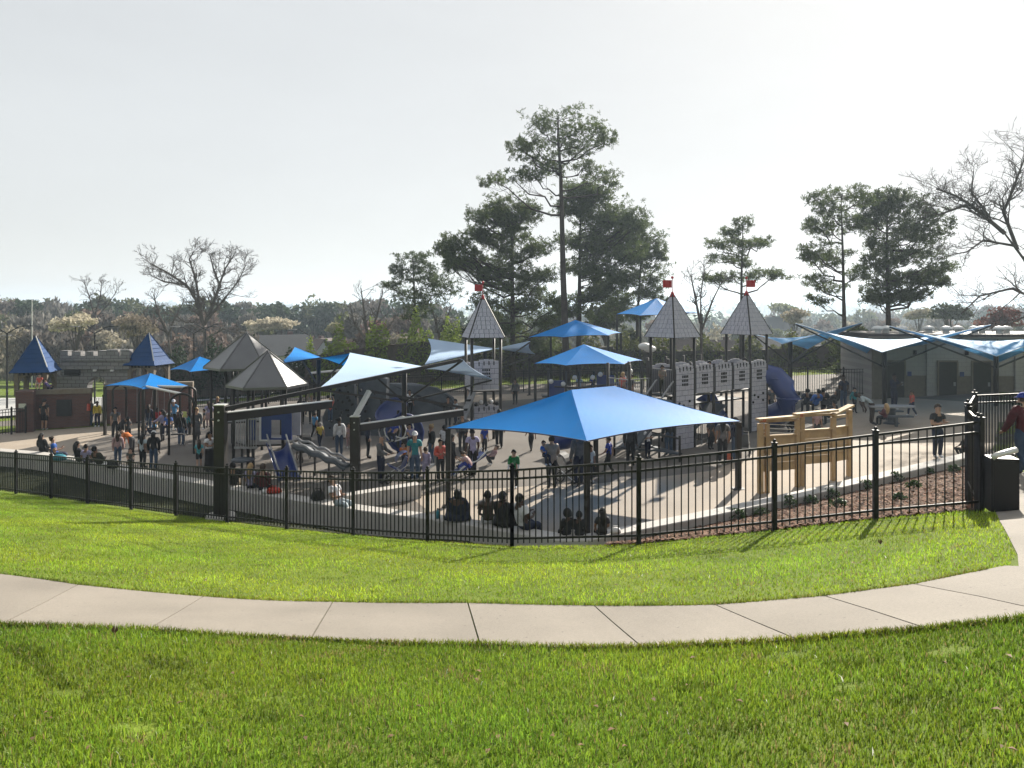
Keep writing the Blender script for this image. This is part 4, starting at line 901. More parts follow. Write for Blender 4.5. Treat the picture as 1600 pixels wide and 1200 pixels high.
bowl(sp, (.3, 0, .95), .85, (R(75), 0, R(25))); bowl(sp, (-.35, .2, 1.95), .75, (R(30), R(-25), 0))
for k in range(3): 
    a = k * 2.1; MB().tube([Vector((.45 * math.cos(t), .1 - .45 * abs(math.sin(a)), 1.1 + .45 * math.sin(t))) + Vector((.3 * k - .3, -.5, .1 * k)) for t in np.linspace(0, 6.28, 13)], .03, 5, False).build('grab_ring', m_white if k else m_railgrey, sp)
rs = thing('glider_seat', 'blue reclining glider seat on a grey frame near the green shirted boy', 'play seat', G(738, 742), R(25))
MB().bar((-.5, 0, .25), (.45, 0, .75), .5, .1).build('seat_shell', m_playblue, rs); MB().bar((-.9, 0, .12), (-.45, 0, .22), .4, .08).build('leg_rest', m_playblue, rs)
for s in (-.25, .25): MB().tube([(-.8, s, .1), (-.3, s, .45), (.1, s, .55), (.5, s, .9)], .03, 6).build('side_rail', m_steel, rs)
MB().tube([(0, 0, 0), (0, 0, .4)], .07, 8).build('pedestal', m_post, rs)
gs = thing('glider_seat', 'dark glider seat with white hoops beside the grey haired man', 'play seat', G(655, 742), R(-15))
MB().bar((-.4, 0, .3), (.5, 0, .35), .55, .1).build('seat_shell', m_slate, gs)
for k in range(3): MB().tube([(-.3 + .35 * k, .3 * math.cos(t), .35 + .3 * math.sin(t)) for t in np.linspace(0, 3.14, 9)], .025, 5).build('hoop', m_white if k == 1 else m_railgrey, gs)
MB().tube([(0, 0, 0), (0, 0, .3)], .08, 8).build('pedestal', m_post, gs)

# ---- dark blue climbing frame under the rear canopy
cf = thing('climbing_frame', 'dark blue climbing frame with bubble windows and rails under the rear canopy', 'play structure')
for px in (856, 884, 905, 930, 960, 985): p = G(px, 640); post(Vector((p.x, 43.5, 0)), 2.4, cf, .06)
for a, b, z0, z1 in ((856, 884, 1.0, 1.9), (930, 962, 1.3, 2.2), (962, 986, .9, 1.8)):
    MB().box(((xs(a, 43.4) + xs(b, 43.4)) / 2, 43.4, (z0 + z1) / 2), (xs(b, 43.4) - xs(a, 43.4) - .15, .08, z1 - z0)).build('side_panel', m_playblue, cf)
for px, r in ((861, 596), (880, 600), (898, 590), (926, 590), (938, 585), (975, 590), (985, 580)): MB().ball(A(px, r, 43.0), .14, 8, 6).build('bubble_window', m_white, cf, smooth=True)
MB().tube([A(866, 604, 42.8), A(900, 606, 42.8), A(940, 602, 42.6), A(1000, 598, 42)], .05, 6).build('top_rail', m_post, cf)
MB().box((xs(910, 43.8), 44.2, .95), (4.6, 1.4, .08)).build('deck', m_post, cf)
rail(cf, (xs(885, 43.3), 43.3, 0), (xs(930, 43.3), 43.3, 0), 1.0, 1.8, 9, m_post)
# low ropes-and-balance frame seen under the big canopy
lf = thing('balance_frame', 'low dark balance course frame in the shade behind the big canopy', 'play structure')
for px, py in ((960, 712), (1000, 705), (1030, 716), (1062, 722), (985, 690), (1035, 690)): p = G(px, py); post(p, p.z + .95, lf, .045)
for a, b in (((960, 712), (1030, 716)), ((1030, 716), (1062, 722)), ((985, 690), (1035, 690)), ((1000, 705), (1062, 722)), ((960, 712), (985, 690))):
    p, q_ = G(*a), G(*b); MB().tube([p + Vector((0, 0, .85)), q_ + Vector((0, 0, .85))], .03, 6).build('rail', m_post, lf); MB().bar(p + Vector((0, 0, .3)), q_ + Vector((0, 0, .3)), .22, .06).build('beam', m_slate, lf)

# ---- swing arches
sw = thing('swing_set', 'dark arched swing frame with a bright top beam under the left canopy', 'swing set')
def arch(a, b, h):
    a, b = Vector(a), Vector(b); r = (b - a).length / 2; c = (a + b) / 2; d = (b - a).normalized(); pts = [a]; zt = a.z + h - r * .9
    for k in range(11): t = math.pi - math.pi * k / 10; pts.append(Vector((c.x, c.y, zt)) + d * (r * math.cos(t)) + Vector((0, 0, r * .9 * math.sin(t))))
    pts.append(b); MB().tube(pts, .055, 8).build('arch', m_post, sw, smooth=True); return Vector((c.x, c.y, zt + r * .9))
t1 = arch(G(264, 711), G(303, 709), 2.75); t2 = arch(G(217, 690), G(241, 686), 2.75)
MB().tube([t1, t2], .06, 8).build('top_beam', m_steel, sw)  # pale tone on the beam paints the sun falling on it
for k, f in enumerate((.25, .72)):
    p = t1.lerp(t2, f); s = Vector((.25, .05, 0))
    for sg in (-1, 1): MB().tube([p + s * (.4 * sg), p + s * sg + Vector((.2 * (1 - 2 * k), .2, -1.95))], .012, 4).build('chain', m_railgrey, sw)
    MB().box(p + Vector((.2 * (1 - 2 * k), .2, -2.0)), (.55, .25, .05)).build('swing_seat', m_dark, sw)
s2 = thing('swing_set', 'dark arched swing frame standing behind the first, before the brick wall', 'swing set')
sw = s2; t3 = arch(G(176, 682), G(197, 679), 2.7); t4 = arch(G(281, 690), G(306, 687), 2.7); MB().tube([t3, t4], .06, 8).build('top_beam', m_steel, sw)
for f in (.3, .7):
    p = t3.lerp(t4, f)
    for sg in (-1, 1): MB().tube([p + Vector((.1 * sg, 0, 0)), p + Vector((.25 * sg, .3, -1.9))], .012, 4).build('chain', m_railgrey, sw)
    MB().box(p + Vector((0, .3, -1.95)), (.5, .3, .06)).build('swing_seat', m_dark, sw)
# far swing frame by the hedge
fs = thing('swing_set', 'far dark swing frame with white beams in front of the hedge', 'swing set'); sw = fs
t5 = arch(G(478, 648), G(492, 645), 2.5); t6 = arch(G(596, 632), G(610, 630), 2.5); MB().tube([t5, t6], .07, 8).build('top_beam', m_white, sw)
for f in (.3, .7):
    p = t5.lerp(t6, f)
    for sg in (-1, 1): MB().tube([p + Vector((.15 * sg, 0, 0)), p + Vector((.25 * sg, 0, -1.9))], .015, 4).build('chain', m_white, sw)
    MB().box(p + Vector((0, 0, -1.9)), (.5, .25, .05)).build('swing_seat', m_dark, sw)

# ---- honey coloured timber panel wall
tw = thing('timber_wall', 'new honey coloured timber play panel with openings and cables', 'timber wall')
def tpost(px, w=.16, top=650, row=760): 
    p = G(px, row); o = MB().box((p.x, p.y, (p.z + zrow(top, p.y)) / 2), (w, .16, zrow(top, p.y) - p.z)).build('post', m_wood, tw); return p
pa = tpost(1188, .15, 662, 771); tpost(1198.5, .11, 662, 769.5); pb = tpost(1246, .12, 655, 761); tpost(1253, .12, 650, 759.5); pc = tpost(1302, .13, 652, 751); pd = tpost(1327, .13, 640, 744)
def prow(p, row): return zrow(row, p.y)
def tsec(p, q, t0, t1, o0, o1, b1, cables=False, cap=True):
    """timber section: planks below and above an opening between rows"""
    p, q = Vector((p.x, p.y, 0)), Vector((q.x, q.y, 0)); dd = (q - p).normalized()
    za, zo1, zo0, zb_ = prow(p, t0), prow(p, o0), prow(p, o1), prow(p, b1)
    off = Vector((0, .03, 0)); n = 4; hh = (zo0 - zb_) / n
    for k in range(n):
        z = zb_ + (k + .5) * hh; MB().bar(p + off + dd * .05 + Vector((0, 0, z)), q + off - dd * .05 + Vector((0, 0, z)), .05, hh - .012).build('plank', m_wood, tw)
    MB().bar(p + off + Vector((0, 0, (za + zo1) / 2)), q + off + Vector((0, 0, (za + zo1) / 2)), .07, za - zo1).build('top_plank', m_wood, tw)
    MB().bar(p - dd * .1 + Vector((0, -.02, za + .035)), q + dd * .1 + Vector((0, -.02, za + .035 + (prow(q, t1) - prow(q, t0)))), .22, .06).build('cap_board', m_wood, tw)
    MB().bar(p + off + Vector((0, -.04, zo0 + .02)), q + off + Vector((0, -.04, zo0 + .02)), .12, .04).build('sill', m_wood, tw)
    if cables:
        for k in range(3):
            z = zo0 + (zo1 - zo0) * (.2 + .3 * k); MB().tube([p + off + Vector((0, 0, z + .06)), q + off + Vector((0, 0, z - .06))], .012, 5).build('cable', m_steel, tw)
tsec(pa, pb, 657, 655, 661, 683, 738, True); tsec(pb, pc, 649, 646, 652, 674, 727); tsec(pc, pd, 650, 638, 654, 669, 722)
for p, r in ((pa, 655), (pb, 647)): MB().box((p.x + .05, p.y - .11, prow(p, r) - .02), (.16, .03, .09)).build('beam_end', m_woodend, tw)

# ---- tables, strollers, bags
tb = thing('picnic_table', 'dark oval table on a pedestal by the restroom column', 'table', G(1393, 662), 0)
MB().prism([(1.0 * math.cos(t), .45 * math.sin(t)) for t in np.linspace(0, 2 * math.pi, 17)[:-1]], .70, .76).build('table_top', m_railgrey, tb); MB().lathe([(.35, 0), (.3, .05), (.16, .1), (.16, .7)], (0, 0, 0), 10).build('pedestal', m_slate, tb)
for s in (-1, 1): 
    MB().box((s * .2, s * .8, .42), (1.3, .3, .06)).build('seat', m_slate, tb); MB().box((s * .2, s * .8, .2), (.1, .1, .4)).build('seat_leg', m_slate, tb)
def stroller(label, p, rz, m):
    r = thing('stroller', label, 'stroller', p, rz)
    MB().bar((0, .1, .35), (0, -.35, .62), .42, .06).build('seat', m, r); MB().bar((0, .12, .38), (0, .32, .85), .42, .05).build('backrest', m, r)
    V = []; F = []
    for j in range(6):
        t = j / 5 * 1.7
        for s in (-.22, .22): V.append((s, .3 - .38 * math.sin(t), .72 + .34 * math.cos(t)))
    for j in range(5): F.append((2 * j, 2 * j + 1, 2 * j + 3, 2 * j + 2))
    MB().add(V, F).build('canopy_hood', m, r)
    for s in (-.24, .24):
        MB().tube([(s, .6, .98), (s, .3, .6), (s, -.4, .18)], .014, 5).build('frame_tube', m_steel, r); MB().tube([(s, -.1, .5), (s, .35, .15)], .014, 5).build('frame_tube', m_steel, r)
        for y, rr in ((-.4, .12), (.38, .15)):
            w = MB(); w.tube([(s + .02 * math.copysign(1, s), y + rr * math.cos(t), rr + .01 + rr * math.sin(t)) for t in np.linspace(0, 6.283, 13)], .02, 5, False); w.build('wheel', m_dark, r)
    MB().tube([(-.24, .6, .98), (.24, .6, .98)], .018, 6).build('handle', m_dark, r)
stroller('dark blue pushchair in front of the man in grey sweater', G(622, 752), R(-70), m_playblue)
stroller('black pushchair beside the tan shirted adult', G(886, 757), R(60), m_dark)
stroller('black pushchair parked by the play house wave climber', G(478, 720), R(30), m_dark)
stroller('grey pushchair behind the wooden panels near the castle base', G(1160, 712), R(160), m_slate)
def bag(label, p, size, m, cat='bag', name='bag', rz=0.0):
    r = thing(name, label, cat, p, rz); w, d, h = size; b = MB()
    b.lathe([(.40, 0), (.5, .12), (.48, .55), (.36, .86), (.12, 1.0)], (0, 0, 0), 10); o = b.build('body', m, r, smooth=True); o.scale = (w, d, h)
    MB().tube([(-w * .25, 0, h * .85), (-w * .2, 0, h * 1.2), (w * .2, 0, h * 1.2), (w * .25, 0, h * .85)], .012, 5).build('strap', m, r)
    return r
bag('teal bag lying on the seat wall beside the woman in blue', G(93, 719, .47), (.6, .4, .24), mat('teal_bag', (.05, .28, .36), .7))
bag('black backpack on the seat wall beside the olive jacket', G(176, 731, .46), (.45, .35, .32), m_dark)
bag('white plastic bag on the seat wall near the black backpack', G(164, 729, .46), (.25, .2, .16), m_white)
bag('red folded jacket on the seat wall right of the maroon shirt', G(428, 770, .46), (.5, .35, .18), mat('red_cloth', (.5, .05, .03), .8), 'jacket', 'folded_jacket')
bag('black bag on the seat wall next to the white shirted sitter', G(497, 781, .46), (.45, .35, .28), m_dark)
bag('white bag between the maroon shirt and the red jacket', G(414, 771, .46), (.22, .2, .14), m_white)
bag('black handbag with a pale band in front of the dark scarfed sitter', G(790, 823, .46), (.34, .26, .22), m_dark)
bag('white bag on the wall right of the long haired girl', G(962, 833, .46), (.26, .2, .14), m_white)
bag('orange bag held low beside the woman in grey by the castle', G(1139, 722), (.25, .2, .3), mat('orange_bag', (.6, .12, .04), .7))
tb2 = thing('water_bottle', 'teal water bottle standing on the wall beside the big dark sitter', 'bottle', G(684, 810, .46)); MB().lathe([(.04, 0), (.04, .18), (.02, .2), (.02, .24)], (0, 0, 0), 8).build('body', MATS['teal_bag'], tb2, smooth=True); MB().lathe([(.024, .24), (.024, .27)], (0, 0, 0), 8).build('cap', m_dark, tb2)
cn = thing('sign_board', 'small yellow-green notice on the far swing leg', 'sign', G(288, 690)); MB().box((0, 0, 1.35), (.22, .03, .28)).build('board', mat('lime_sign', (.55, .6, .2), .6), cn); MB().tube([(0, .02, 0), (0, .02, 1.3)], .02, 5).build('pole', m_post, cn)

# ---- street lamps
def lamp(label, px, row, d, arms, h=8.0):
    p = A(px, row, d); r = thing('lamp_post', label, 'street lamp', (p.x, p.y, p.z - h)); MB().tube([(0, 0, -3), (0, 0, h)], [.09, .06], 8).build('pole', m_black, r)
    for s in arms:
        MB().tube([(0, 0, h - .05), (s * .9, 0, h + .45), (s * 1.3, 0, h + .5)], [.045, .04, .035], 6).build('arm', m_black, r); MB().box((s * 1.6, 0, h + .52), (.75, .3, .07)).build('lamp_head', m_railgrey if s < 0 else m_black, r)
lamp('double armed lamp post at the far left edge', 11, 520, 58, (-1, 1)); lamp('double armed lamp post above the stone parapet', 148, 520, 62, (-1, 1)); lamp('single armed lamp post just left of the first blue turret roof', 38, 533, 70, (-1,))
lamp('double armed lamp post beside the bare oak left of the grey roofs', 303, 520, 66, (-1, 1)); lamp('single armed lamp post behind the deep blue sail', 485, 524, 68, (-1,)); lamp('double armed lamp post in front of the bare oak trunk', 321, 514, 80, (-1, 1))
# ------------------------------------------------------------------ trees, hedges, houses, haze
m_bark = mat('pine_bark', (0.06, 0.045, 0.038), 0.9, 0.1, var=0.3, scale=3, bump=0.6, bscale=12)
m_twig = mat('bare_bark', (0.10, 0.082, 0.07), 0.9, 0.1, var=0.25, scale=3)
m_needle = mat('pine_needles', (1, 1, 1), 0.6, 0.25, var=0.05, trans=0.5, attr='tint')
m_foliage = mat('tree_foliage', (1, 1, 1), 0.7, 0.15, var=0.05, trans=0.3, attr='tint')
def tufts(Cn, length, width, k, base, var=0.35):
    """needle tufts: k thin blades fanning out of each centre"""
    n = len(Cn); d = rng.standard_normal((n, k, 3)); d[:, :, 2] += 0.35; d /= np.linalg.norm(d, axis=2, keepdims=True)
    s = np.cross(d, rng.standard_normal((n, k, 3))); s /= np.linalg.norm(s, axis=2, keepdims=True)
    L_ = length * rng.uniform(0.6, 1.2, (n, k, 1)); c = np.repeat(Cn[:, None, :], k, 1) + d * L_ * 0.1
    V = np.stack([c - s * width * .4, c + s * width * .4, c + d * L_ * .7 + s * width, c + d * L_ * .7 - s * width], 2).reshape(-1, 3)
    col = np.array(base) * rng.uniform(1 - var, 1 + var, (n, 1)); col = np.repeat(np.repeat(col[:, None, :], k, 1)[:, :, None, :], 4, 2).reshape(-1, 3) * 1.0
    return V, np.arange(len(V)).reshape(-1, 4), col
def branch(m, a, b, r0, r1, wob=.06, n=5, seg=4):
    a, b = Vector(a), Vector(b); L_ = (b - a).length; pts = []; 
    for i in range(seg + 1):
        t = i / seg; p = a.lerp(b, t) + Vector((random.gauss(0, 1), random.gauss(0, 1), random.gauss(0, 1))) * (wob * L_ * math.sin(math.pi * t)) - Vector((0, 0, .10 * L_ * math.sin(math.pi * t))); pts.append(p)
    m.tube(pts, [r0 + (r1 - r0) * i / seg for i in range(seg + 1)], n, False); return pts
def pine(label, trunk, clumps, d, r=.3, fill=0, col=(.055, .075, .022), dens=105, group='tall pines behind the playground'):
    """trunk: photo points base to top; clumps: photo ellipses of foliage, each carried by its own limb"""
    T = [A(px, py, d) for px, py in trunk]; base = T[0].copy(); zg = gz(base.x, base.y); T[0].z = min(T[0].z, zg) - .3
    root = thing('pine_tree', label, 'pine tree', (0, 0, 0), 0, group); mt = MB(); n = len(T)
    r *= .72; mt.tube(T, [r * (1 - .86 * i / (n - 1)) for i in range(n)], 9); mt.build('trunk', m_bark, root, smooth=True)
    lim = MB(); CC = []; ppm = FPX / d
    clumps = list(clumps) + [(px + random.gauss(0, 13), py + abs(random.gauss(4, 9)), rx * .8, ry * .8) for (px, py, rx, ry) in clumps for _ in range(fill)]
    for (px, py, rx, ry) in clumps:
        c = A(px, py, d); rxm, rym = 1.16 * rx / ppm, 1.15 * ry / ppm; c.y += random.uniform(-1, 1) * min(3.0, .6 + abs(c.x - T[-1].x) * .6)
        # join the limb to the trunk a little below the clump
        zt = c.z - .35 * abs(c.x - T[0].x) - .4; best = min(range(n * 20 - 20), key=lambda k: abs((T[k // 20].lerp(T[k // 20 + 1], (k % 20) / 20)).z - zt)); j = T[best // 20].lerp(T[best // 20 + 1], (best % 20) / 20)
        ln = (c - j).length; pts = branch(lim, j, c, .035 + .012 * ln, .025, .05, 5, 5)
        for k in range(int(5 + rxm * 4)):
            e = c + Vector((random.uniform(-1, 1) * rxm, random.uniform(-1, 1) * rxm * .9, random.uniform(-.6, 1) * rym)); branch(lim, random.choice(pts[2:]), e, .02, .008, .08, 3, 3)
            q = rng.standard_normal((7, 3)) * np.array([rxm * .22, rxm * .22, rym * .25]) + np.array(e); CC.append(q)
        m_ = int(.9 * dens * rxm * rym) + 12; p = rng.standard_normal((m_, 3)); p /= np.linalg.norm(p, axis=1, keepdims=True); p *= rng.uniform(.35, 1.05, (m_, 1)) ** .6
        keep = rng.random(m_) < .6 + .4 * np.sin(p[:, 0] * 5 + px) * np.cos(p[:, 2] * 6 + py); p = p[keep]
        CC.append(p * np.array([rxm, rxm * .95, rym]) + np.array(c))
    lim.build('limbs', m_bark, root, smooth=True)
    CC = np.concatenate(CC); sz = .21 * (d / 58) ** .5
    V, F, cl = tufts(CC, sz * 1.25, sz * .125, 12, tuple(1.7 * c_ for c_ in col)); npmesh('crown', V, F, m_needle, root, col=cl)
    return root
pine('tallest pine with a bare lower trunk rising above the rest', [(886, 612), (884, 540), (880, 430), (878, 340), (876, 270), (872, 215), (872, 178)],
     [(872, 186, 36, 13), (842, 202, 20, 14), (908, 200, 28, 16), (928, 214, 20, 14), (880, 222, 32, 14), (816, 240, 18, 15), (806, 228, 12, 9), (905, 242, 26, 12), (850, 252, 20, 12), (946, 224, 12, 12), (800, 284, 26, 9), (770, 286, 16, 8), (832, 278, 16, 10), (940, 270, 24, 9), (962, 274, 10, 8), (915, 260, 18, 9), (868, 262, 22, 10), (835, 228, 14, 10)], 57, .42, dens=70)
pine('broad dense pine just right of the tallest trunk', [(903, 612), (905, 500), (906, 400), (908, 290)],
     [(910, 297, 28, 14), (938, 308, 22, 18), (963, 332, 20, 18), (898, 325, 28, 16), (930, 342, 28, 16), (958, 362, 24, 15), (985, 358, 14, 15), (912, 376, 30, 14), (948, 392, 30, 14), (975, 400, 20, 12), (905, 414, 28, 12), (940, 430, 30, 12), (970, 440, 20, 10), (925, 462, 26, 11), (960, 480, 22, 10), (890, 480, 22, 10)], 64, .38, fill=2, dens=110)
pine('spreading pine left of the tallest trunk above the left turret', [(802, 612), (801, 480), (800, 400), (800, 325)],
     [(790, 320, 22, 13), (765, 336, 22, 15), (745, 362, 18, 14), (808, 346, 28, 15), (775, 378, 26, 14), (822, 326, 20, 13), (735, 394, 14, 12), (714, 382, 20, 13), (698, 400, 13, 12), (720, 410, 18, 10), (790, 408, 28, 12), (830, 384, 22, 12), (758, 424, 24, 10), (800, 440, 26, 10), (842, 430, 20, 10), (768, 466, 24, 11), (815, 476, 25, 11), (788, 504, 24, 11), (845, 500, 20, 11), (760, 535, 22, 12), (830, 540, 26, 12), (850, 460, 18, 9)], 62, .36, fill=2)
pine('slimmer pine at the right side of the central pine group', [(995, 606), (996, 500), (1000, 430), (1004, 362)],
     [(1005, 356, 17, 11), (1024, 374, 14, 12), (988, 378, 20, 12), (1036, 394, 9, 10), (1002, 404, 22, 11), (1022, 424, 18, 10), (984, 430, 20, 11), (1010, 454, 20, 9), (975, 465, 18, 9), (1025, 470, 12, 8), (990, 490, 20, 9)], 66, .26, fill=1)
pine('small dark pine at the left end of the pine group', [(650, 585), (649, 500), (647, 450), (645, 402)],
     [(645, 406, 22, 9), (624, 424, 11, 10), (662, 418, 17, 10), (645, 434, 22, 9), (611, 448, 12, 5), (682, 438, 16, 12), (700, 452, 20, 14), (634, 460, 20, 10), (672, 466, 24, 12), (650, 490, 20, 11)], 72, .3, col=(.04, .058, .02))
pine('open pine behind the right castle turret', [(1158, 610), (1158, 500), (1159, 420), (1161, 348)],
     [(1160, 353, 13, 10), (1140, 364, 15, 10), (1124, 382, 18, 7), (1181, 380, 20, 7), (1155, 385, 17, 9), (1201, 375, 8, 5), (1134, 405, 21, 7), (1166, 410, 16, 7), (1114, 435, 18, 7), (1150, 434, 26, 8), (1190, 430, 22, 8), (1215, 430, 14, 6)], 58, .24, dens=80)
pine('twin topped pine left in the group above the restroom', [(1320, 622), (1319, 500), (1317, 400), (1314, 305)],
     [(1290, 308, 16, 9), (1316, 303, 22, 9), (1336, 314, 17, 11), (1278, 330, 18, 8), (1310, 335, 24, 10), (1268, 354, 18, 8), (1300, 358, 26, 10), (1335, 350, 16, 10), (1264, 394, 21, 12), (1286, 410, 22, 10), (1249, 404, 12, 8), (1312, 400, 20, 9), (1264, 440, 18, 8), (1300, 450, 20, 8), (1330, 430, 16, 9), (1275, 470, 16, 7)], 52, .26, dens=85)
pine('dense dark pine at the right of the group above the restroom', [(1392, 600), (1388, 500), (1386, 400), (1386, 312)],
     [(1364, 314, 18, 10), (1386, 308, 24, 10), (1406, 316, 20, 12), (1425, 334, 18, 14), (1385, 338, 24, 12), (1355, 345, 18, 10), (1440, 358, 15, 16), (1410, 364, 26, 14), (1375, 374, 24, 12), (1434, 388, 22, 14), (1400, 400, 26, 13), (1365, 410, 20, 11), (1440, 414, 22, 13), (1415, 436, 24, 11), (1380, 440, 24, 11), (1465, 430, 18, 9), (1480, 440, 10, 7), (1395, 462, 24, 11), (1365, 466, 20, 9), (1422, 462, 18, 9)], 54, .34, fill=1, col=(.045, .06, .02), dens=130)
pine('low young pine under the group beside the restroom wall', [(1345, 622), (1345, 570), (1346, 525)], [(1345, 520, 16, 9), (1330, 540, 20, 9), (1360, 545, 18, 9), (1340, 562, 24, 9), (1325, 580, 16, 8), (1356, 585, 16, 9)], 49, .12)

EVG = []
def bare(label, limbs, d, r, depth=4, spread=.75, ln=.62, twig=.012, name='bare_tree', m=None, group='bare winter trees', grow_=.2):
    """bare tree: main limbs follow photo points, twigs grow by repeated forking"""
    root = thing(name, label, 'bare tree', (0, 0, 0), 0, group); mt = MB(); tw_ = MB()
    def grow(m, p, dr, L_, r_, lev):
        if lev == 0 or L_ < .12: return
        seg = 2 if lev > 1 else 1; pts = [p]; q = p.copy(); dd = dr.copy()
        for i in range(seg):
            dd = (dd + Vector((random.gauss(0, .18), random.gauss(0, .18), random.gauss(0, .14) + .05))).normalized(); q = q + dd * (L_ / seg); pts.append(q.copy())
        m.tube(pts, [max(twig, r_ * (1 - .45 * i / seg)) for i in range(seg + 1)], 4 if r_ > .03 else 3, False)
        for k in range(3 if lev > 1 else 2):
            a = (dd + Vector((random.gauss(0, spread), random.gauss(0, spread), random.gauss(0, spread * .6) + .15))).normalized(); grow(m, pts[-1] if k else pts[len(pts) // 2], a, L_ * random.uniform(ln - .1, ln + .12), r_ * .58, lev - 1)
    for k, lb in enumerate(limbs):
        w, pts0 = lb; P = [A(px, py, d) for px, py in pts0]
        if k == 0: P[0].z = min(P[0].z, gz(P[0].x, P[0].y) - .2)
        for i, p in enumerate(P):
            if i and k: p.y += random.uniform(-1.2, 1.2) * i * .35
        n = len(P); rr = [w * r * (1 - .7 * i / (n - 1)) for i in range(n)]; (mt if k == 0 else tw_).tube(P, rr, 7, False)
        if k:
            tot = sum((P[i + 1] - P[i]).length for i in range(n - 1))
            for i in range(1, n):
                dr = (P[i] - P[i - 1]).normalized()
                for j in range(6 if i < n - 1 else 7): 
                    a = (dr + Vector((random.gauss(0, spread), random.gauss(0, spread), random.gauss(0, spread * .7) + .1))).normalized(); grow(tw_, P[i - 1].lerp(P[i], random.uniform(.3, 1)), a, max(.8, tot * grow_) * random.uniform(.6, 1.1), rr[i] * .6, depth)
    mt.build('trunk', m or m_twig, root, smooth=True); tw_.build('branches', m or m_twig, root)
    return root
bare('big bare tree with a rounded fan of branches above the grey roofs', [(1, [(322, 600), (321, 560), (320, 530), (318, 505)]), (.75, [(318, 508), (305, 470), (290, 445), (265, 425), (240, 412)]), (.7, [(318, 508), (312, 470), (303, 435), (295, 405), (300, 392)]), (.75, [(319, 508), (333, 475), (345, 450), (352, 420), (360, 398)]), (.55, [(320, 505), (350, 470), (370, 440), (385, 415)]), (.5, [(345, 450), (335, 420), (330, 398)]), (.5, [(290, 445), (255, 440), (232, 430)]), (.45, [(321, 530), (350, 514), (372, 520)]), (.4, [(320, 520), (285, 500), (262, 485)])], 85, .26, depth=4, twig=.014, grow_=.155)
bare('large bare tree leaning in from the right edge', [(1, [(1690, 640), (1660, 520), (1625, 450), (1600, 405), (1570, 365)]), (.8, [(1570, 365), (1545, 338), (1510, 320), (1475, 310), (1445, 300)]), (.7, [(1590, 390), (1575, 330), (1580, 300), (1590, 265), (1600, 240)]), (.5, [(1545, 338), (1520, 300), (1510, 270)]), (.6, [(1640, 480), (1590, 450), (1545, 462), (1500, 490)]), (.5, [(1590, 385), (1540, 375), (1500, 395), (1470, 400)]), (.5, [(1600, 405), (1620, 360), (1628, 310)]), (.5, [(1660, 500), (1610, 490), (1560, 520)]), (.5, [(1510, 320), (1470, 335), (1450, 320)])], 42, .15, depth=4, twig=.0065)
bare('slim bare tree between the blossom and the dark pine', [(1, [(576, 600), (575, 560), (575, 530)]), (.7, [(575, 532), (570, 490), (565, 450)]), (.6, [(575, 535), (590, 490), (598, 455)]), (.6, [(575, 535), (553, 505), (545, 475)]), (.5, [(574, 530), (605, 515), (620, 490)])], 90, .28, depth=3, twig=.016)
bare('slim bare tree between the two castle turrets', [(1, [(1098, 612), (1096, 550), (1094, 500)]), (.7, [(1094, 505), (1085, 460), (1075, 430)]), (.6, [(1095, 520), (1115, 470), (1130, 440)]), (.5, [(1095, 510), (1096, 460), (1100, 420)])], 55, .15, depth=3, twig=.011)
bare('faint bare tree above the woods at far left', [(1, [(150, 560), (149, 520), (148, 490)]), (.7, [(148, 495), (140, 460), (128, 440)]), (.7, [(148, 495), (155, 460), (162, 440)]), (.5, [(148, 500), (172, 470), (185, 452)])], 120, .2, depth=3, twig=.02)
bare('bare crooked tree between entrance turret and big bare tree', [(1, [(268, 600), (266, 550), (262, 520)]), (.8, [(262, 522), (250, 490), (240, 460)]), (.6, [(263, 525), (275, 495), (285, 470)]), (.5, [(262, 520), (235, 505), (222, 490)])], 88, .22, depth=3, twig=.016)
bare('bare grey tree right of the slim one, before the dark pine', [(1, [(690, 590), (689, 555), (688, 530)]), (.7, [(688, 532), (680, 500), (672, 475)]), (.7, [(688, 532), (698, 500), (704, 478)])], 75, .2, depth=3, twig=.014)

for lab_, px_, row_, rx_, rz_, d_ in (('dark evergreen filling between the left turret and the tall trunk', 770, 520, 36, 34, 76), ('olive evergreen low behind the rear blue canopies', 850, 540, 34, 30, 78), ('dark evergreen right of the tall trunk, low down', 945, 500, 40, 30, 80), ('olive evergreen low between pines and left castle turret', 985, 540, 26, 28, 76), ('grey green evergreen left of the left turret', 715, 530, 30, 26, 82)):
    EVG.append((lab_, px_, row_, rx_, rz_, d_))
# ---- woods: one mass of far crowns
def crown_pts(c, rx, rz, n, ry=None):
    p = rng.standard_normal((n, 3)); p /= np.linalg.norm(p, axis=1, keepdims=True); p *= rng.uniform(.55, 1.05, (n, 1)); p[:, 2] = np.where(p[:, 2] < -.3, p[:, 2] * .5, p[:, 2])
    p *= 1 + .18 * np.sin(4 * p[:, :1] + c[0]) * np.cos(5 * p[:, 2:3] + c[1]); return p * np.array([rx, ry or rx, rz]) + np.array(c)
def leafquads(Cn, size, base, var=.35, stretch=1.0, up=0.0):
    n = len(Cn); d = rng.standard_normal((n, 3)); d[:, 2] += up * np.sign(d[:, 2]) ; d /= np.linalg.norm(d, axis=1, keepdims=True); s = np.cross(d, rng.standard_normal((n, 3))); s /= np.linalg.norm(s, axis=1, keepdims=True)
    z = size * rng.uniform(.6, 1.4, (n, 1)); V = np.stack([Cn - d * z * stretch, Cn + s * z * .5, Cn + d * z * stretch, Cn - s * z * .5], 1).reshape(-1, 3)
    c = np.repeat((np.array(base) * rng.uniform(1 - var, 1 + var, (n, 1)))[:, None, :], 4, 1).reshape(-1, 3); return V, c
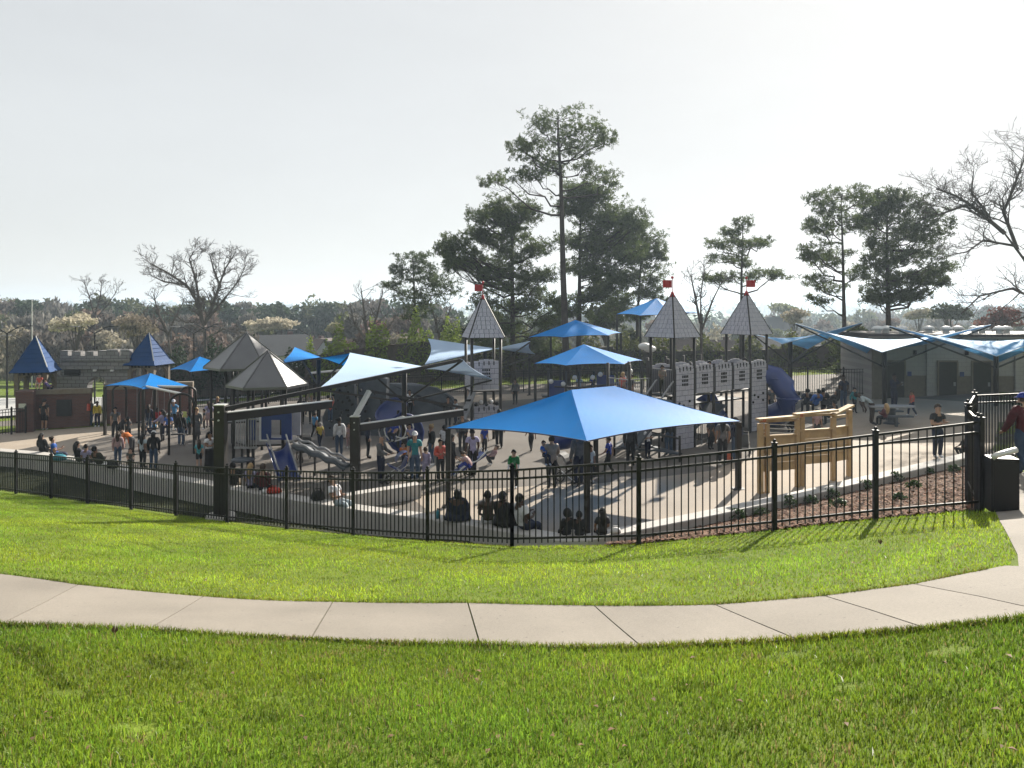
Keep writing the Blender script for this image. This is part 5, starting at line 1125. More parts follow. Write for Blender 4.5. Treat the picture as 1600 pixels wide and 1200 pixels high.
KIND = {'brown': (.20, .175, .155), 'grey': (.22, .21, .19), 'pine': (.055, .085, .045), 'olive': (.16, .18, .09), 'rust': (.22, .16, .13), 'pale': (.42, .38, .29)}
def top_row(px): return np.interp(px, [-200, 0, 40, 100, 150, 200, 260, 330, 380, 440, 500, 540, 600, 680, 760, 860, 1000, 1100, 1300, 1500, 1700], [462, 458, 462, 472, 461, 468, 478, 466, 470, 476, 462, 468, 466, 474, 484, 488, 490, 488, 484, 478, 474])
WV, WC = [], []
def mass(px, d, top, kind, rpx, n):
    ppm = FPX / d; c = A(px, top, d); rx = rpx / ppm; rz = rx * random.uniform(.7, 1.1); g = gz(c.x, c.y); c.z -= rz
    Vq, cq = leafquads(crown_pts((c.x, c.y, c.z), rx, rz, n), .42 * d / 130, KIND[kind], stretch=1.5 if kind in ('brown', 'grey', 'rust') else 1.0, up=1.2 if kind in ('brown', 'grey') else 0); WV.append(Vq); WC.append(cq)
    lo = max(1, int((c.z - g) / (rz * 1.1)))
    for k in range(1, min(4, lo + 1)):
        Vq, cq = leafquads(crown_pts((c.x + random.uniform(-.3, .3) * rx, c.y, c.z - k * rz * 1.1), rx * 1.05, rz, int(n * .7)), .42 * d / 130, tuple(np.array(KIND['brown' if kind == 'pine' and k > 1 else kind]) * .9), stretch=1.4, up=1.0); WV.append(Vq); WC.append(cq)
for px in range(-220, 720, 13):
    mass(px + random.uniform(-8, 8), random.uniform(150, 190), top_row(px) + random.uniform(-3, 9), random.choice(['pine', 'pine', 'pine', 'brown', 'grey', 'olive']), random.uniform(14, 30), 330)
for px in range(-220, 740, 19):
    if 420 < px < 530: continue
    mass(px + random.uniform(-8, 8), random.uniform(115, 140), top_row(px) + random.uniform(18, 38), random.choice(['brown', 'grey', 'rust', 'brown', 'olive', 'grey']), random.uniform(15, 24), 300)
for px in range(-220, 760, 24):
    if 395 < px < 545: continue
    mass(px + random.uniform(-8, 8), random.uniform(92, 108), top_row(px) + random.uniform(48, 64), random.choice(['brown', 'grey', 'rust', 'brown', 'pale']), random.uniform(14, 22), 300)
for px in range(740, 1760, 18):
    mass(px + random.uniform(-8, 8), random.uniform(240, 420), top_row(px) + random.uniform(0, 10), random.choice(['pine', 'brown', 'olive', 'grey', 'pine']), random.uniform(12, 24), 220)
    mass(px + random.uniform(-8, 8), random.uniform(130, 210), top_row(px) + random.uniform(14, 34), random.choice(['brown', 'grey', 'olive', 'pale', 'pine', 'rust']), random.uniform(12, 22), 260)
for px in range(700, 1760, 22):
    mass(px + random.uniform(-8, 8), random.uniform(85, 105), top_row(px) + random.uniform(46, 66), random.choice(['brown', 'grey', 'rust', 'olive', 'brown']), random.uniform(14, 22), 260)
for px in range(-300, 1900, 9):
    mass(px, random.uniform(1100, 2400), 478 + random.uniform(-5, 4) - 3 * math.sin(px * .006), random.choice(['pine', 'pine', 'olive', 'grey']), random.uniform(10, 16), 70)
WV = np.concatenate(WV); WC = np.concatenate(WC)
o = npmesh('woodland', WV, np.arange(len(WV)).reshape(-1, 4), m_foliage, kind='stuff', col=WC); o['label'] = 'mixed brown and evergreen woods filling the background'; o['category'] = 'woods'

def leafy(label, px, row, rxp, rzp, d, col, size, n, name='flowering_tree', cat='tree', group=None):
    c = A(px, row, d); ppm = FPX / d; rx, rz = rxp / ppm, rzp / ppm; g = gz(c.x, c.y); root = thing(name, label, cat, (c.x, c.y, g), 0, group); m = MB(); h = c.z - g
    m.tube([(0, 0, -.3), (.1, 0, h * .5), (0, 0, h)], [.16 * rx / 2 + .06, .1 * rx / 2 + .04, .05], 7)
    for k in range(9): a = random.uniform(0, 6.28); m.tube([(0, 0, h * .55), (math.cos(a) * rx * .4, math.sin(a) * rx * .4, h + .1 * rz), (math.cos(a) * rx * .75, math.sin(a) * rx * .75, h + rz * random.uniform(0, .6))], [.06, .04, .015], 4)
    m.build('trunk', m_twig, root)
    P = []
    for k in range(9): a = random.uniform(0, 6.28); q = random.uniform(0, .65); P.append(crown_pts((math.cos(a) * rx * q, math.sin(a) * rx * q, h + random.uniform(-.3, .6) * rz), rx * .45, rz * .45, n // 9))
    Vq, cq = leafquads(np.concatenate(P), size, col, .3); npmesh('crown', Vq, np.arange(len(Vq)).reshape(-1, 4), m_foliage, root, col=cq); return root
BL = (.72, .65, .50)
for lab_, px_, row_, rx_, rz_, d_ in EVG: leafy(lab_, px_, row_, rx_, rz_, d_, (.06, .075, .03), .2, 2600, 'evergreen_tree')
leafy('cream blossom tree above the stone parapet', 118, 508, 34, 20, 84, BL, .2, 1500); leafy('pale blossom tree left of the second blue turret roof', 215, 515, 38, 26, 88, (.4, .34, .26), .2, 1700)
leafy('wide cream blossom tree behind the roofed houses', 440, 508, 38, 13, 120, BL, .26, 1700); leafy('cream blossom tree left of the wide one', 402, 512, 24, 13, 118, BL, .26, 1200); leafy('round blossom tree with a yellow-green top', 525, 515, 20, 13, 105, (.42, .40, .22), .22, 1300)
leafy('pale blossom tree right of the right castle turret', 1240, 498, 26, 16, 110, (.42, .36, .26), .24, 1300); leafy('yellow-green budding tree behind the castle', 1225, 483, 30, 12, 190, (.28, .30, .15), .4, 1200); leafy('pale blossom tree low beside the dense dark pine', 1435, 492, 24, 14, 120, (.4, .36, .25), .24, 1200)
leafy('rust red budding tree above the restroom roof at right', 1560, 502, 34, 22, 72, (.20, .075, .06), .16, 1600, 'budding_tree'); leafy('pinkish budding tree between slim bare tree and blossom', 590, 520, 24, 20, 100, (.24, .13, .12), .22, 1300, 'budding_tree')
leafy('olive broad tree behind the restroom sails', 1485, 492, 34, 22, 90, (.085, .10, .045), .22, 1700, 'leafy_tree')
def hedge(label, pts, h, d_, col, n=4200, sz=.12):
    """clipped-loose hedge along photo columns; pts (px, base row, distance)"""
    root = thing('hedge', label, 'hedge'); P = []; core = MB()
    for (a, da, ha), (b, db, hb) in zip(pts[:-1], pts[1:]):
        pa_, pb_ = Vector(((a - CX) / FPX * da, da, 0)), Vector(((b - CX) / FPX * db, db, 0)); k = int(n * (pb_ - pa_).length / 10)
        t = rng.random(k); q = np.array(pa_) + np.outer(t, np.array(pb_ - pa_)); hh = ha + (hb - ha) * t; ang = rng.uniform(-.3, np.pi + .3, k)
        bump = 1 + .25 * np.sin(q[:, 0] * 2.1) + .15 * np.sin(q[:, 0] * 5.3 + 1)
        q[:, 1] += np.cos(ang) * .9 * bump * rng.uniform(.7, 1.05, k); z = np.array([gz(x, y) for x, y in q[:, :2]]); q[:, 2] = z + np.where(np.sin(ang) > 0, hh * bump * (.35 + .65 * np.sin(ang)), .2) * rng.uniform(.45, 1.05, k); P.append(q)
        core.bar(pa_ + Vector((0, 0, gz(pa_.x, pa_.y) + ha * .4)), pb_ + Vector((0, 0, gz(pb_.x, pb_.y) + hb * .4)), .9, min(ha, hb) * .75)
    core.build('stems', m_twig, root); Vq, cq = leafquads(np.concatenate(P), sz, col, .45); npmesh('foliage', Vq, np.arange(len(Vq)).reshape(-1, 4), m_foliage, root, col=cq)
hedge('bright green evergreen hedge behind the pale middle sail', [(480, 63, 3.8), (540, 63, 4.3), (600, 64, 4.6), (670, 66, 5.0), (720, 67, 4.4)], 3, 0, (.24, .32, .06), 9000, .14)
hedge('dark evergreen hedge between the entrance and the grey roofs', [(262, 60, 3.6), (330, 60, 3.7), (420, 60, 3.2), (480, 62, 2.6)], 3, 0, (.028, .05, .02), 9000, .13)
hedge('scrubby olive undergrowth below the tall pines', [(720, 66, 3.0), (800, 67, 3.6), (870, 67, 3.2), (960, 66, 3.4), (1050, 64, 2.6), (1120, 62, 2.4), (1200, 60, 2.2), (1290, 58, 2.4), (1370, 56, 2.0)], 3, 0, (.15, .17, .055), 6000, .15)

# ---- houses
m_sid1 = mat('pale_siding', (.75, .77, .80), .7, var=.05); m_sid2 = mat('grey_siding', (.52, .56, .60), .7, var=.06); m_rf1 = mat('charcoal_shingle', (.06, .065, .075), .8, var=.2); m_rf2 = mat('brown_shingle', (.13, .10, .09), .8, var=.2); m_pane = mat('window_pane', (.05, .06, .08), .15, .5)
def house(label, px, ridge_row, d, w, dp, wall_h, roof_h, rz, ms, mr, nwin=3):
    top = A(px, ridge_row, d); z0 = top.z - roof_h - wall_h; r = thing('house', label, 'house', (top.x, top.y, z0), R(rz)); hw, hd = w / 2, dp / 2
    MB().box((0, 0, wall_h / 2 - 2), (w, dp, wall_h + 4)).build('wall', ms, r)
    m = MB(); 
    for s in (-1, 1): m.add([(s * hw, -hd, wall_h), (s * hw, hd, wall_h), (s * hw, 0, wall_h + roof_h * .96)], [(0, 1, 2)])
    m.build('gable', ms, r); o = .35
    rf = MB()
    for s in (-1, 1): rf.plate([(-hw - o, s * (hd + o), wall_h - .25), (hw + o, s * (hd + o), wall_h - .25), (hw + o, 0, wall_h + roof_h), (-hw - o, 0, wall_h + roof_h)], .12 * (-s), None)
    rf.build('roof', mr, r)
    for k in range(nwin):
        x = -hw + w * (k + .5) / nwin; f = MB().box((x, -hd - .03, wall_h * .6), (1.1, .08, 1.4)).build('window', m_white, r); MB().box((x, -hd - .08, wall_h * .6), (.9, .03, 1.2)).build('pane', m_pane, f)
    for s in (-1, 1): f = MB().box((s * (hw + .03), 0, wall_h * .75), (.08, 1.0, 1.3)).build('window', m_white, r); MB().box((s * (hw + .08), 0, wall_h * .75), (.03, .8, 1.1)).build('pane', m_pane, f)
    MB().box((hw * .4, .6, wall_h + roof_h * .9), (.6, .6, 1.4)).build('chimney', m_brick, r)
house('pale house with a dark blue roof left behind the grey metal roofs', 440, 524, 105, 7, 6, 4, 2.4, 35, m_sid1, m_rf1); house('grey gabled house right of the dark roofed one', 468, 530, 112, 8, 7, 4, 2.6, -20, m_sid2, m_rf2); house('long low dark roofed house behind the bright hedge', 525, 534, 115, 12, 7, 3, 2, 4, m_sid1, m_rf1, 5)
house('white gabled house between the hedge and the pale sail', 500, 530, 120, 6, 6, 4, 2.4, 70, m_sid1, m_rf2); house('pale grey house right of the castle slide', 1222, 528, 80, 8, 7, 4.5, 2.6, 20, m_sid2, m_rf1); house('brown roofed house seen between the castle turrets', 1105, 532, 85, 10, 8, 3.5, 2.8, -15, m_sid2, m_rf2)
house('low grey house behind the far fence near the restroom', 1275, 548, 78, 9, 7, 3.2, 2.2, -25, m_sid2, m_rf2); house('grey roofed house behind the castle railing', 1010, 548, 82, 10, 8, 3, 2.6, 10, m_sid2, m_rf2)
house('far pale house on the slope behind the right turret', 1200, 496, 190, 10, 8, 4, 3, 15, m_sid1, m_rf1)

mp_ = A(50, 470, 95); ms_ = thing('flag_mast', 'thin pale mast standing in the woods at far left', 'mast', (mp_.x, mp_.y, gz(mp_.x, mp_.y))); MB().tube([(0, 0, -.3), (0, 0, mp_.z - gz(mp_.x, mp_.y))], [.09, .05], 6).build('pole', m_steel, ms_); MB().ball((0, 0, mp_.z - gz(mp_.x, mp_.y)), .1).build('finial_ball', m_steel, ms_)
# ---- haze
hz = MB().box((0, 2590, 1.5), (8560, 5380, 65)); ho = hz.build('haze', None, kind='stuff'); mh = bpy.data.materials.new('haze_air'); mh.use_nodes = True; nn = mh.node_tree.nodes; nn.remove(nn['Principled BSDF'])
pv = nn.new('ShaderNodeVolumePrincipled'); pv.inputs['Density'].default_value = 0.0005; pv.inputs['Color'].default_value = (.70, .85, 1.0, 1); pv.inputs['Anisotropy'].default_value = .35; mh.node_tree.links.new(pv.outputs[0], nn['Material Output'].inputs['Volume']); ho.data.materials.append(mh)
ho['label'] = 'thin pale haze in the distance'; ho['category'] = 'haze'
# ------------------------------------------------------------------ people
SKIN = {'l': (.50, .31, .22), 'm': (.30, .17, .11), 'd': (.085, .045, .03)}
CLO = {'black': (.012, .012, .014), 'navy': (.014, .02, .05), 'grey': (.13, .13, .135), 'char': (.04, .04, .045), 'jeans': (.05, .085, .15), 'lilac': (.36, .33, .50), 'white': (.72, .72, .74), 'blue': (.03, .13, .48), 'sky': (.10, .34, .62), 'teal': (.02, .22, .25), 'green': (.015, .20, .06),
       'tan': (.42, .32, .25), 'olive': (.045, .048, .03), 'pink': (.42, .28, .28), 'orange': (.62, .17, .03), 'coral': (.60, .12, .09), 'maroon': (.10, .014, .02), 'brown': (.06, .04, .03), 'purple': (.12, .09, .26), 'yellow': (.55, .42, .06), 'aqua': (.10, .42, .46), 'pale': (.45, .52, .56), 'red': (.5, .04, .04), 'royal': (.02, .05, .35), 'kha': (.25, .2, .14)}
HAIR = {'k': (.010, .009, .009), 'b': (.045, .027, .016), 'y': (.40, .27, .13), 'g': (.25, .24, .23)}
def pm(kind, key, tab): return mat(kind + '_' + key, tab[key], .75 if kind != 'skin' else .55, .25, var=.22, scale=9, bump=.5, bscale=16)
def joints(pose, h, seat=.45, seed=0):
    """joint positions in units of body height, facing -y"""
    rd = random.Random(seed); J = dict(pelvis=(0, 0, .53), spine=(0, .005, .62), chest=(0, 0, .735), neck=(0, .0, .825), head=(0, -.012, .885), crown=(0, -.012, .955))
    for s, n in ((-1, 'L'), (1, 'R')):
        J.update({'sho' + n: (s * .10, 0, .80), 'elb' + n: (s * .128, .015, .635), 'wri' + n: (s * .132, -.035, .50), 'han' + n: (s * .130, -.055, .445), 'hip' + n: (s * .052, 0, .505), 'kne' + n: (s * .056, -.012, .28), 'ank' + n: (s * .056, .012, .045), 'toe' + n: (s * .062, -.085, .022)})
    def up(dx=0, dy=0, dz=0, lean=0.0):
        p = Vector(J['pelvis'])
        for k in J:
            if k[:3] in ('hip', 'kne', 'ank', 'toe'): continue
            q = Vector(J[k]) - p; q = Matrix.Rotation(-lean, 3, 'X') @ q if lean else q; J[k] = tuple(p + q + Vector((dx, dy, dz)))
    def arm(n, e, w, hd): J['elb' + n], J['wri' + n], J['han' + n] = e, w, hd
    if pose == 'walk':
        J['kneL'], J['ankL'], J['toeL'] = (-.056, -.10, .30), (-.056, -.12, .06), (-.06, -.21, .035); J['kneR'], J['ankR'], J['toeR'] = (.056, .02, .28), (.056, .16, .07), (.06, .10, .02); arm('L', (-.13, .07, .64), (-.13, .07, .51), (-.13, .055, .46)); arm('R', (.13, -.06, .65), (.125, -.15, .56), (.12, -.19, .53))
    if pose in ('hold', 'phone', 'push'):
        for s, n in ((-1, 'L'), (1, 'R')): arm(n, (s * .13, -.02, .64), (s * .055, -.15, .66), (s * .04, -.195, .68)) if pose != 'push' else arm(n, (s * .12, -.08, .67), (s * .10, -.22, .62), (s * .10, -.27, .62))
    if pose == 'hips':
        for s, n in ((-1, 'L'), (1, 'R')): arm(n, (s * .19, .03, .66), (s * .105, -.03, .555), (s * .085, -.07, .54))
    if pose == 'raise': arm('L', (-.15, -.04, .92), (-.12, -.10, 1.04), (-.11, -.12, 1.09)); arm('R', (.15, -.08, .72), (.12, -.20, .74), (.11, -.24, .75))
    if pose == 'carry':
        arm('L', (-.13, -.05, .66), (-.03, -.14, .68), (.02, -.16, .69)); arm('R', (.14, -.04, .66), (.10, -.15, .70), (.08, -.19, .72))
    if pose == 'bend':
        up(lean=R(62)); 
        for s, n in ((-1, 'L'), (1, 'R')): q = Vector(J['sho' + n]); arm(n, tuple(q + Vector((s * .02, -.03, -.16))), tuple(q + Vector((0, -.07, -.29))), tuple(q + Vector((0, -.08, -.345))))
    if pose in ('sit', 'sitlean', 'sitphone', 'hug'):
        dz = seat / h + .055 - .53; up(dz=dz, lean=R({'sit': 4, 'sitlean': 26, 'sitphone': 12, 'hug': 18}[pose])); sz = seat / h
        for s, n in ((-1, 'L'), (1, 'R')):
            J['pelvis'] = (0, 0, sz + .055); J['hip' + n] = (s * .055, -.02, sz + .05); J['kne' + n] = (s * .07, -.235, sz + .055); J['ank' + n] = (s * .07, -.24, max(.045, sz - .20)); J['toe' + n] = (s * .075, -.34, max(.022, sz - .225)); q = Vector(J['sho' + n])
            if pose == 'sit': arm(n, tuple(q + Vector((s * .03, -.03, -.16))), tuple(q + Vector((s * .0, -.14, -.21))), tuple(q + Vector((-s * .01, -.19, -.225))))
            if pose in ('sitlean', 'hug'): arm(n, tuple(q + Vector((s * .03, -.09, -.14))), tuple(q + Vector((-s * .02, -.20, -.13))), tuple(q + Vector((-s * .04, -.24, -.12))))
            if pose == 'sitphone': arm(n, tuple(q + Vector((s * .03, -.05, -.15))), tuple(q + Vector((-s * .03, -.18, -.12))), tuple(q + Vector((-s * .045, -.22, -.10))))
    if pose == 'squat':
        up(dz=-.30, lean=R(30)); J['pelvis'] = (0, .04, .24)
        for s, n in ((-1, 'L'), (1, 'R')):
            J['hip' + n] = (s * .055, .03, .23); J['kne' + n] = (s * .085, -.16, .29); J['ank' + n] = (s * .07, -.02, .05); J['toe' + n] = (s * .08, -.12, .022); q = Vector(J['sho' + n]); arm(n, tuple(q + Vector((s * .02, -.10, -.12))), tuple(q + Vector((0, -.22, -.14))), tuple(q + Vector((0, -.27, -.15))))
    if pose == 'recline':
        up(dz=-.25, lean=R(-38)); J['pelvis'] = (0, 0, .28)
        for s, n in ((-1, 'L'), (1, 'R')): J['hip' + n] = (s * .055, -.02, .27); J['kne' + n] = (s * .06, -.22, .33); J['ank' + n] = (s * .06, -.38, .20); J['toe' + n] = (s * .065, -.44, .27); q = Vector(J['sho' + n]); arm(n, tuple(q + Vector((s * .03, -.10, -.11))), tuple(q + Vector((0, -.22, -.05))), tuple(q + Vector((0, -.27, -.03))))
    for k in J:
        if k[:3] in ('elb', 'wri', 'han'): J[k] = tuple(Vector(J[k]) + Vector((rd.gauss(0, .008), rd.gauss(0, .012), rd.gauss(0, .010))))
    return {k: Vector(q) for k, q in J.items()}
EDGES = [('pelvis', 'spine'), ('spine', 'chest'), ('chest', 'neck'), ('neck', 'head'), ('head', 'crown')] + [(a + n, b + n) for n in 'LR' for a, b in (('sho', 'elb'), ('elb', 'wri'), ('wri', 'han'), ('hip', 'kne'), ('kne', 'ank'), ('ank', 'toe'))] + [('chest', 'sho' + n) for n in 'LR'] + [('pelvis', 'hip' + n) for n in 'LR']
RAD = dict(pelvis=(.085, .066), spine=(.074, .056), chest=(.092, .062), neck=(.031, .032), head=(.048, .054), crown=(.043, .050), sho=(.040, .040), elb=(.027, .027), wri=(.019, .017), han=(.022, .013), hip=(.058, .058), kne=(.037, .037), ank=(.024, .024), toe=(.024, .018))
PEOPLE = []
def person(px, py, h, face, pose, top, bot, hair, label, skin='l', sleeve=0, legs=2, cut='short', hat=None, seat=None, dress=None, up=0.0, pos=None, group=None, bulk=1.0, pack=None):
    """face: 0 looks at the camera, 90 looks to the right, 180 away; sleeve 0 short 1 long; legs 1 shorts 2 trousers"""
    p = pos if pos is not None else (G(px, py, up) if seat is None else G(px, py, seat + up))
    p = Vector(p)
    if seat is not None: p.z -= seat
    root = thing('person', label, 'person', p, R(face), group); PEOPLE.append((root, h, pose, top, bot, hair, skin, sleeve, legs, cut, hat, seat, dress, bulk, pack))
W = .45
# on the seat wall at left and around it
person(66, 706, 1.62, 170, 'sit', 'black', 'black', 'k', 'woman with long black hair at the left end of the seat wall', 'm', 1, cut='long', seat=W)
person(87, 713, 1.66, 120, 'sitphone', 'blue', 'navy', 'b', 'person in bright blue short sleeves sitting beside a teal bag', seat=W, cut='bun')
person(122, 721, 1.6, 150, 'sit', 'char', 'olive', 'k', 'sitter with long black hair next to the lavender shirt', 'm', 1, cut='long', seat=W)
person(135, 724, 1.5, 175, 'sit', 'lilac', 'char', 'k', 'sitter in lavender tee on the left seat wall', 'm', cut='short', seat=W)
person(156, 727, 1.66, 165, 'sitlean', 'olive', 'olive', 'k', 'hunched sitter in olive hooded jacket on the left seat wall', 'm', 1, seat=W)
person(184, 726, 1.42, 200, 'stand', 'pink', 'jeans', 'b', 'girl in dusty pink top and jeans leaning at the seat wall', sleeve=1, cut='long')
person(206, 712, 1.5, 80, 'bend', 'orange', 'char', 'b', 'person in orange shirt bending over', sleeve=1)
person(204, 729, 1.1, 30, 'squat', 'olive', 'olive', 'b', 'small long haired child in olive crouched by the wall', cut='long')
person(223, 731, 1.42, 170, 'stand', 'pale', 'black', 'k', 'person in pale blue tee and black trousers by the seat wall', 'm', cut='long')
person(240, 734, 1.6, 190, 'stand', 'black', 'jeans', 'k', 'person in white cap, black jacket and jeans', 'm', 1, cut='long', hat='white')
person(189, 688, 1.6, 240, 'bend', 'char', 'black', 'k', 'dark clothed adult stooping over a child by the swings', 'm', 1)
person(201, 685, 1.05, 60, 'hold', 'grey', 'char', 'b', 'small child in grey beside the stooping adult')
person(225, 682, 1.1, 20, 'squat', 'char', 'navy', 'b', 'child in dark clothes crouched at the rear swing'); person(237, 680, 1.1, 320, 'squat', 'sky', 'navy', 'y', 'blond child in light blue crouched at the rear swing')
person(254, 690, 1.62, 270, 'push', 'lilac', 'char', 'k', 'woman in pale lilac top and dark trousers pushing the swing', 'm', 1, cut='long')
person(283, 696, 1.64, 180, 'stand', 'black', 'jeans', 'k', 'woman with long black hair, black top and blue jeans', 'm', 1, cut='long')
person(307, 689, 1.68, 20, 'stand', 'grey', 'black', 'y', 'blond woman in long grey cardigan by the arch', sleeve=1, cut='long', dress=('grey', .34))
person(263, 668, 1.35, 0, 'sit', 'blue', 'navy', 'b', 'child in blue with white cap on the swing', hat='white', seat=.85); person(271, 672, 1.7, 30, 'push', 'sky', 'black', 'b', 'man in light blue shirt and white cap pushing the swing', hat='white')
person(326, 668, 1.45, 230, 'hips', 'lilac', 'pink', 'b', 'girl in lavender top and pink skirt by the hedge fence', cut='long', dress=('pink', .22), sleeve=1)
person(319, 671, 1.1, 300, 'stand', 'char', 'black', 'k', 'small dark haired child beside the lavender girl')
person(311, 731, 1.12, 200, 'walk', 'aqua', 'black', 'b', 'little girl in turquoise top and shorts', legs=1, cut='long')
person(327, 738, 1.62, 60, 'hold', 'white', 'black', 'k', 'woman in white top and long black skirt', 'm', cut='long', dress=('black', .46))
person(299, 668, 1.5, 20, 'stand', 'maroon', 'navy', 'k', 'distant person in dark red by the swing arches', 'm')
# entrance
person(69, 672, 1.82, 180, 'stand', 'char', 'black', 'k', 'man in charcoal tee and black shorts at the brick wall', legs=1)
person(141, 666, 1.66, 160, 'stand', 'char', 'jeans', 'k', 'person with pink backpack in the entrance gateway', sleeve=1, pack='coral')
person(152, 667, 1.52, 10, 'stand', 'yellow', 'navy', 'k', 'person in yellow top in the entrance gateway', 'd', 1)
person(62, 612, 1.15, 10, 'sit', 'coral', 'pink', 'k', 'child in coral sitting in the turret opening', 'l', legs=1, pos=Vector((xs(61, 44.6), 44.65, zrow(613, 44.6))), seat=.0)
person(77, 625, 1.2, 110, 'squat', 'purple', 'navy', 'k', 'child in purple climbing the turret wall', 'm', 1, pos=Vector((xs(76, 44.75), 44.8, zrow(614, 44.6))))
# middle of the seat wall
person(366, 758, 1.7, 190, 'sitlean', 'black', 'kha', 'k', 'dark clothed person hunched on the wall behind the steel column', 'm', 1, seat=W)
person(392, 763, 1.6, 175, 'sit', 'lilac', 'navy', 'y', 'blond haired woman in pale lilac on the seat wall', cut='long', seat=W); person(411, 766, 1.66, 180, 'sit', 'maroon', 'navy', 'b', 'sitter in dark red shirt on the seat wall', seat=W, sleeve=1)
person(529, 789, 1.72, 60, 'sitlean', 'white', 'pale', 'b', 'person in white shirt leaning forward on the seat wall', seat=W)
person(715, 813, 1.8, 185, 'sitlean', 'navy', 'black', 'k', 'big sitter in black coat and cap on the wall', 'd', 1, seat=W, hat='black', bulk=1.28, dress=('navy', 'coat'))
person(762, 819, 1.68, 180, 'sit', 'brown', 'white', 'k', 'sitter in dark brown tee next to the scarfed one', 'd', seat=W); person(786, 822, 1.7, 150, 'sit', 'black', 'char', 'k', 'sitter all in black with hood behind the fence corner', 'd', 1, seat=W, hat='black', bulk=1.1, dress=('black', 'coat'))
person(818, 827, 1.78, 130, 'sitphone', 'white', 'navy', 'k', 'man in white tee and dark jeans on the seat wall', 'd', seat=W, bulk=1.12)
person(886, 836, 1.12, 200, 'sit', 'black', 'black', 'k', 'curly haired child in black on the seat wall', 'd', 1, cut='afro', seat=W); person(905, 837, 1.08, 170, 'sit', 'black', 'black', 'k', 'child in black beside the curly haired child', 'd', 1, seat=W)
person(941, 836, 1.2, 190, 'sit', 'char', 'black', 'k', 'long haired girl in dark grey at the bend of the seat wall', 'm', cut='long', seat=W)
# middle of the playground
person(595, 755, 1.72, 70, 'push', 'grey', 'navy', 'g', 'bald man in grey sweater pushing a pushchair', sleeve=1, cut='bald')
person(648, 752, 1.78, 10, 'stand', 'teal', 'jeans', 'b', 'man in teal polo shirt and pale cap facing the lawn', hat='white')
person(688, 752, 1.5, 20, 'hold', 'coral', 'black', 'k', 'person in coral jacket behind the canopy post', 'm', 1); person(665, 750, 1.15, 200, 'stand', 'lilac', 'lilac', 'b', 'child in lilac beside the teal shirted man', sleeve=1)
person(706, 745, 1.55, 120, 'stand', 'black', 'black', 'k', 'dark clothed woman left of the white tee man', 'm', 1, cut='long'); person(738, 744, 1.72, 200, 'stand', 'lilac', 'black', 'k', 'man in pale tee and black trousers near the glider seat', 'd')
person(727, 742, .9, 30, 'stand', 'pale', 'grey', 'b', 'toddler held by the hand in pale clothes'); person(736, 742, 1.2, 250, 'recline', 'pink', 'royal', 'b', 'boy reclining in the blue glider seat', up=.25)
person(614, 690, 1.15, 340, 'squat', 'royal', 'navy', 'k', 'child in blue perched on the blue spinner', up=1.2); person(643, 696, 1.2, 30, 'squat', 'lilac', 'navy', 'b', 'fair child clinging to the blue spinner', up=.9)
person(492, 683, 1.2, 160, 'walk', 'sky', 'black', 'b', 'boy in light blue shirt running past the climbing wall'); person(487, 662, 1.6, 20, 'raise', 'tan', 'black', 'y', 'blond person in tan top beyond the climbing wall', sleeve=1); person(471, 663, 1.6, 10, 'stand', 'black', 'black', 'k', 'dark figure in front of the far fence, left of the tan one', sleeve=1)
person(515, 640, 1.1, 190, 'raise', 'coral', 'jeans', 'y', 'fair child climbing the left edge of the slate wall', pos=A(516, 668, 37.0) + Vector((0, 0, .3)))
person(780, 701, 1.7, 190, 'stand', 'black', 'black', 'k', 'dark clothed adult under the left turret', 'm', 1); person(700, 668, 1.6, 10, 'stand', 'char', 'black', 'k', 'dark adult left of the turret, far side', 'm', 1); person(620, 655, 1.3, 60, 'stand', 'navy', 'black', 'k', 'distant child by the dark climbing slab', 'm'); person(712, 664, 1.35, 300, 'stand', 'pale', 'navy', 'k', 'distant child in pale top near the turret climber', 'm')
person(803, 763, 1.28, 350, 'stand', 'green', 'black', 'k', 'boy in bright green shirt with white sleeves', 'l', 2, pack=None)
person(862, 764, 1.75, 190, 'carry', 'tan', 'black', 'b', 'adult in tan long sleeved shirt carrying a child', sleeve=1, bulk=1.08); person(850, 764, .95, 20, 'hug', 'blue', 'navy', 'b', 'small child in blue carried on the tan adult\'s arm', seat=None, pos=G(862, 764) + Vector((-.22, -.10, .62)))
person(904, 757, 1.78, 200, 'stand', 'grey', 'navy', 'k', 'man in grey shirt behind the front canopy post', 'm', 1, bulk=1.1); person(922, 754, 1.25, 30, 'stand', 'pale', 'navy', 'k', 'child in pale shirt between the canopy posts', 'm'); person(951, 741, 1.3, 250, 'walk', 'royal', 'black', 'b', 'boy in royal blue shirt walking under the big canopy')
person(1129, 726, 1.7, 175, 'stand', 'grey', 'black', 'k', 'woman with long dark hair and grey tee by the castle base', 'm', cut='long'); person(1150, 722, 1.6, 200, 'stand', 'navy', 'jeans', 'k', 'person in navy behind the right canopy post', 'm', 1); person(1110, 702, 1.2, 30, 'stand', 'char', 'black', 'k', 'child in the shade under the castle deck', 'm')
_q = cp(0, .55); person(0, 0, 1.15, 10, 'hold', 'kha', 'olive', 'k', 'child in khaki at the castle railing', 'm', pos=Vector((_q.x + .05, _q.y, 2.58)))
_q = cp(-.5, 1.4); person(0, 0, 1.15, 300, 'stand', 'char', 'black', 'k', 'child in dark top on the upper left castle deck', 'm', pos=Vector((_q.x, _q.y, 2.2)))
person(926, 0, 1.15, 10, 'hold', 'royal', 'navy', 'b', 'child in blue on the rear climbing frame', pos=Vector((xs(926, 43.9), 43.9, .99)), hat='white'); person(948, 0, 1.2, 330, 'raise', 'red', 'pale', 'b', 'child in red on the rear climbing frame', pos=Vector((xs(948, 44), 44.0, .99)))
